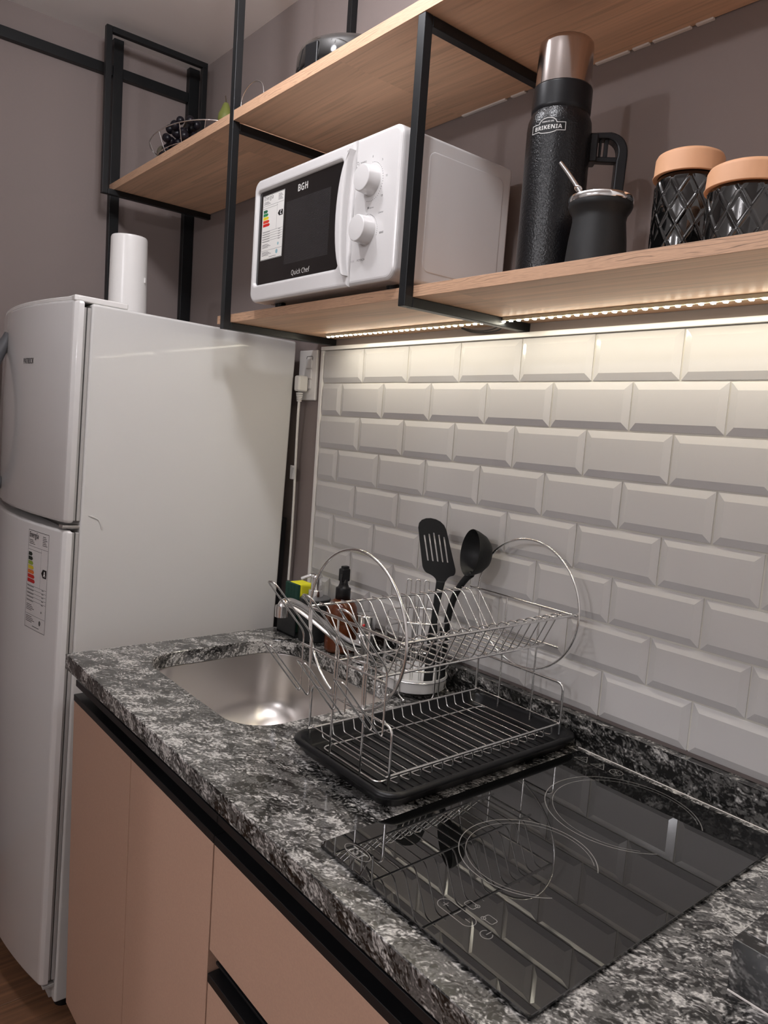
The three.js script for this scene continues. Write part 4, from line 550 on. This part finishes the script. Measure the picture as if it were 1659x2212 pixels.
// ---------------------------------------------------------------- thermos, mate cup, canisters
{
  const YS = 1.6078, o = thing('thermos_flask', 'tall black hammered thermos with steel cap on the lower oak shelf', 'thermos', [0.7824, YS, 0.165]);
  o.scale.y = 0.962; mesh('body', latheM([[0, 0], [0.041, 0], [0.0438, 0.003], [0.0445, 0.008], [0.0445, 0.218], [0.0435, 0.229], [0.0400, 0.238], [0.0385, 0.242]], 64, 0.0445), M.thermos, o);
  mesh('collar', lathe([[0.038, 0.238], [0.0405, 0.242], [0.0408, 0.246], [0.0408, 0.274], [0.0400, 0.2765], [0.036, 0.277]], 64), M.blackPlastic, o);
  mesh('cap', lathe([[0.0375, 0.276], [0.0382, 0.278], [0.0372, 0.333], [0.0365, 0.3375], [0.0345, 0.340], [0, 0.340]], 64), M.capSteel, o);
  // handle: bracket and vertical grip, to the viewer's right
  const hx = 0.0445;
  const hg = [box(hx - 0.003, hx + 0.009, 0.176, 0.216, -0.013, 0.013, 0.003, 2), box(hx + 0.004, hx + 0.040, 0.178, 0.186, -0.006, 0.006, 0.002, 2), box(hx + 0.019, hx + 0.024, 0.18, 0.212, -0.005, 0.005, 0.001, 1), box(hx + 0.012, hx + 0.015, 0.18, 0.212, -0.005, 0.005, 0.001, 1)].map(g => g.index ? g.toNonIndexed() : g);
  hg.forEach(g => g.deleteAttribute('uv'));
  const sg = [[0.0, 0.214], [0.024, 0.215], [0.040, 0.206], [0.047, 0.19], [0.047, 0.16], [0.046, 0.06]]; const strap = new THREE.Shape(); strap.moveTo(hx, 0.209); strap.lineTo(hx, 0.217); strap.lineTo(hx + 0.026, 0.219); strap.quadraticCurveTo(hx + 0.051, 0.215, hx + 0.051, 0.188); strap.lineTo(hx + 0.048, 0.055); strap.quadraticCurveTo(hx + 0.040, 0.047, hx + 0.034, 0.055); strap.lineTo(hx + 0.036, 0.180); strap.quadraticCurveTo(hx + 0.042, 0.205, hx + 0.022, 0.210); strap.closePath(); void sg;
  const stg = extrude(strap, 0.016, 0.002, 8, 2); stg.translate(0, 0, -0.008);
  const hb = mergeGeometries(hg); hb.rotateY(0.80); mesh('handle_bracket', hb, M.blackPlastic, o); stg.rotateY(0.80); mesh('handle', stg, M.blackPlastic, o);
  // metallic badge print wrapped on the body
  const bt = canvasTex(1024, 512, (g, W, H) => { g.clearRect(0, 0, W, H); g.strokeStyle = g.fillStyle = '#b9b7b4'; g.lineWidth = 20; g.lineJoin = 'round'; const path2 = () => { g.beginPath(); g.moveTo(40, 190); g.lineTo(270, 190); g.quadraticCurveTo(300, 60, 512, 52); g.quadraticCurveTo(724, 60, 754, 190); g.lineTo(984, 190); g.lineTo(984, 400); g.lineTo(754, 400); g.quadraticCurveTo(700, 450, 512, 456); g.quadraticCurveTo(324, 450, 270, 400); g.lineTo(40, 400); g.closePath(); }; path2(); g.fillStyle = '#0c0c0d'; g.fill(); g.stroke(); g.fillStyle = '#c4c2bf'; g.textAlign = 'center'; g.textBaseline = 'middle'; g.font = 'bold 150px sans-serif'; g.save(); g.translate(512, 300); g.scale(1.10, 1); g.fillText('BRIKENIA', 0, 0); g.restore(); g.font = 'bold 52px sans-serif'; g.fillText('TERMOS DE LUXE', 512, 150, 330); });
  { const a0 = 0.32, wA = 1.18, g = new THREE.PlaneGeometry(1, 1, 24, 1), p = g.attributes.position; for (let i = 0; i < p.count; i++) { const a = a0 + p.getX(i) * wA; p.setXYZ(i, Math.sin(a) * 0.0448, 0.212 + p.getY(i) * 0.0262, Math.cos(a) * 0.0448); } g.computeVertexNormals(); const m = mesh('badge', g, S({ map: bt, transparent: true, roughness: 0.35, metalness: 0.3 }), o); m.userData.label = 'silver outlined badge lettering'; }

  const c = thing('mate_cup', 'dark grey mate cup with steel rim in front of the thermos', 'cup', [0.8885, YS, 0.198]); c.scale.y = 0.885;
  mesh('body', lathe([[0, 0], [0.036, 0], [0.0385, 0.003], [0.0392, 0.010], [0.0365, 0.045], [0.0335, 0.072], [0.0345, 0.080], [0.0390, 0.088], [0.0405, 0.093], [0.0395, 0.098]], 56), M.mate, c);
  mesh('rim', lathe([[0.0400, 0.0965], [0.0410, 0.099], [0.0405, 0.1045], [0.0385, 0.1060], [0.036, 0.105], [0.034, 0.090], [0.030, 0.06], [0, 0.05]], 56), M.chrome, c);
  const b = thing('metal_straw', 'steel drinking straw leaning out of the mate cup', 'straw', [0.8885, YS, 0.198]); b.scale.y = 0.93;
  mesh('tube', sweep(new THREE.CatmullRomCurve3([V(0.012, 0.055, -0.006), V(-0.018, 0.1, 0.008), V(-0.037, 0.133, 0.020), V(-0.049, 0.152, 0.028)]), t => 0.0042 - 0.0017 * t, 10, false, 24), M.chrome, b);
  mesh('trim_bead', new THREE.TorusGeometry(0.0042, 0.0016, 8, 16).rotateX(1.0).translate(-0.0275, 0.116, 0.0135), M.chrome, b);

  function canister(x, z, R, H, lidH, label) {
    const k = thing('canister', label, 'canister', [x, YS, z], 'black canisters'); const n = 220, m = 90, pos = [], idx = [], hb2 = H - lidH + 0.004, cell = 11;
    const prof = t => t < 0.06 ? 0.93 + 0.07 * Math.sqrt(t / 0.06) : t > 0.9 ? 1 - 0.10 * ((t - 0.9) / 0.1) ** 2 : 1;
    for (let j = 0; j <= m; j++) for (let i = 0; i <= n; i++) { const t = j / m, a = i / n * Math.PI * 2, yy = t * hb2; const u = a / (Math.PI * 2) * cell * 1.0, v = yy / (2 * Math.PI * R / cell) * 0.62; const tri = q => Math.abs(((q % 1) + 1) % 1 - 0.5) * 2; const e = Math.max(ss(0.70, 0.98, tri(u + v)), ss(0.70, 0.98, tri(u - v))) * (t > 0.05 && t < 0.92 ? 1 : 0); const rr = (R - 0.003) * prof(t) + 0.0017 * e; pos.push(Math.sin(a) * rr, yy, Math.cos(a) * rr); }
    for (let j = 0; j < m; j++) for (let i = 0; i < n; i++) { const a = j * (n + 1) + i, b2 = a + 1, c2 = a + n + 1, d2 = c2 + 1; idx.push(a, b2, d2, a, d2, c2); }
    const g = new THREE.BufferGeometry(); g.setAttribute('position', new THREE.Float32BufferAttribute(pos, 3)); g.setIndex(idx); g.computeVertexNormals(); mesh('jar', g, M.blackGlass, k);
    mesh('jar_bottom', new THREE.CircleGeometry(R * 0.9, 48).rotateX(Math.PI / 2).translate(0, 0.0004, 0), M.blackGlass, k);
    mesh('lid', lathe([[R * 0.9, H - lidH + 0.001], [R + 0.0015, H - lidH], [R + 0.002, H - lidH + 0.0015], [R + 0.0008, H - lidH + 0.0035], [R, H - 0.006], [R - 0.002, H - 0.002], [R - 0.006, H], [0, H]], 64), M.lid, k); }
  canister(0.962, 0.122, 0.0412, 0.150, 0.029, 'taller quilted black glass canister with tan wooden lid'); canister(1.073, 0.185, 0.0440, 0.094, 0.025, 'shorter quilted black glass canister with tan wooden lid');
}

// ---------------------------------------------------------------- things on the upper shelves
{
  const YU = 2.0132;
  const a = thing('countertop_appliance', 'glossy black round-cornered appliance on the upper oak shelf', 'appliance', [0.227, YU, 0.128]);
  const R = 0.115; mesh('base_shell', lathe([[0, 0.006], [R * 0.86, 0.006], [R * 0.97, 0.014], [R, 0.028], [R * 0.985, 0.040]], 64), M.blackGlass, a); mesh('top_shell', lathe([[R * 0.985, 0.042], [R, 0.050], [R * 0.99, 0.074], [R * 0.95, 0.086], [R * 0.82, 0.091], [0, 0.095]], 64), M.blackGlass, a); mesh('seam', lathe([[R * 0.97, 0.039], [R * 0.97, 0.043]], 64), M.greyPlastic, a);
  { const g = box(-0.017, 0.017, 0.018, 0.076, R - 0.014, R + 0.0016, 0.003, 2); g.rotateY(0.16); mesh('latch', g, M.blackPlastic, a); }
  for (let k = 0; k < 3; k++) { const q = k * 2.1 + 0.4; mesh('foot', new THREE.CylinderGeometry(0.009, 0.009, 0.012, 12).translate(Math.cos(q) * 0.085, 0.006, Math.sin(q) * 0.085), M.blackPlastic, a); }

  const bx = -0.43, bz = 0.155, b = thing('fruit_basket', 'oval wire fruit basket on the shelf above the refrigerator', 'basket', [bx, YU, bz]);
  const ov = (rx, rz, yy, r) => { const n = 56; return sweep({ getPoint: t => V(Math.cos(t * 2 * Math.PI) * rx, yy, Math.sin(t * 2 * Math.PI) * rz) }, r, 6, true, n); };
  mesh('rim', ov(0.185, 0.100, 0.085, 0.0014), M.chrome, b); mesh('hoop', ov(0.160, 0.085, 0.045, 0.0011), M.chrome, b); mesh('hoop', ov(0.11, 0.06, 0.006, 0.0016), M.chrome, b);
  for (let k = 0; k < 12; k++) { const q = k / 12 * Math.PI * 2, c = Math.cos(q), s = Math.sin(q); mesh('rib', wire([[c * 0.11, 0.006, s * 0.06], [c * 0.160, 0.045, s * 0.085], [c * 0.185, 0.085, s * 0.100]], 0.0009, 0.02), M.chrome, b); }
  for (const dz of [-0.03, 0, 0.03]) mesh('floor_wire', wire([[-0.095, 0.006, dz], [0.095, 0.006, dz]], 0.0013), M.chrome, b);
  const g = thing('grape_bunch', 'bunch of black grapes hanging over the edge of the wire basket', 'grapes', [-0.515, YU + 0.098, 0.160]);
  const gs = new THREE.SphereGeometry(0.0112, 16, 12); const spots = []; for (let k = 0; k < 600 && spots.length < 46; k++) { const p = V((rnd() - 0.5) * 0.15, (rnd() - 0.5) * 0.11, (rnd() - 0.5) * 0.08); p.y += p.x * 0.28; if ((p.x / 0.085) ** 2 + ((p.y - p.x * 0.28) / 0.06) ** 2 + (p.z / 0.045) ** 2 > 1) continue; if (spots.every(q => q.distanceTo(p) > 0.0195)) spots.push(p); }
  for (const p of spots) { const m = mesh('grape', gs, M.grape, g); m.position.copy(p); m.scale.setScalar(0.88 + rnd() * 0.24); }
  mesh('stalk', wire([[0.03, 0.05, 0], [0.0, 0.03, 0], [-0.05, -0.01, 0.01]], 0.002, 0.02), M.stem, g);
  { const lg = new THREE.SphereGeometry(0.02, 14, 10); const p = lg.attributes.position; for (let i = 0; i < p.count; i++) p.setXYZ(i, p.getX(i) * 0.55, p.getY(i) * 1.25, p.getZ(i) * 0.4 + Math.sin(p.getY(i) * 200) * 0.002); lg.computeVertexNormals(); lg.rotateZ(-0.2); lg.translate(-0.088, -0.012, 0.02); mesh('dried_leaf', lg, M.leafDry, g); }
  const pr = thing('pear', 'green pear with brown stem at the end of the wire basket', 'pear', [-0.272, YU + 0.086, 0.152]); pr.scale.setScalar(0.74);
  mesh('fruit', lathe([[0, 0], [0.012, 0.001], [0.022, 0.008], [0.0255, 0.022], [0.023, 0.038], [0.015, 0.054], [0.011, 0.066], [0.007, 0.073], [0, 0.0745]], 36), M.pear, pr); mesh('stem', wire([[0, 0.073, 0], [-0.003, 0.086, 0], [-0.007, 0.098, 0]], 0.0017, 0.006), M.stem, pr);
  const w = thing('wire_handle_stand', 'thin wire hoop stand beside the fruit basket on the upper shelf', 'stand', [-0.145, YU, 0.15]);
  mesh('hoop', sweep(new THREE.CatmullRomCurve3([V(-0.055, 0.002, 0), V(-0.056, 0.09, 0), V(-0.045, 0.135, 0), V(0, 0.152, 0), V(0.045, 0.135, 0), V(0.056, 0.09, 0), V(0.055, 0.002, 0)]), 0.0018, 6, false, 48), M.chrome, w); mesh('base_ring', ring([0, 0.002, 0], 0.055, 0.002, 'y', 48), M.chrome, w);
}
renderer.render(scene, camera);
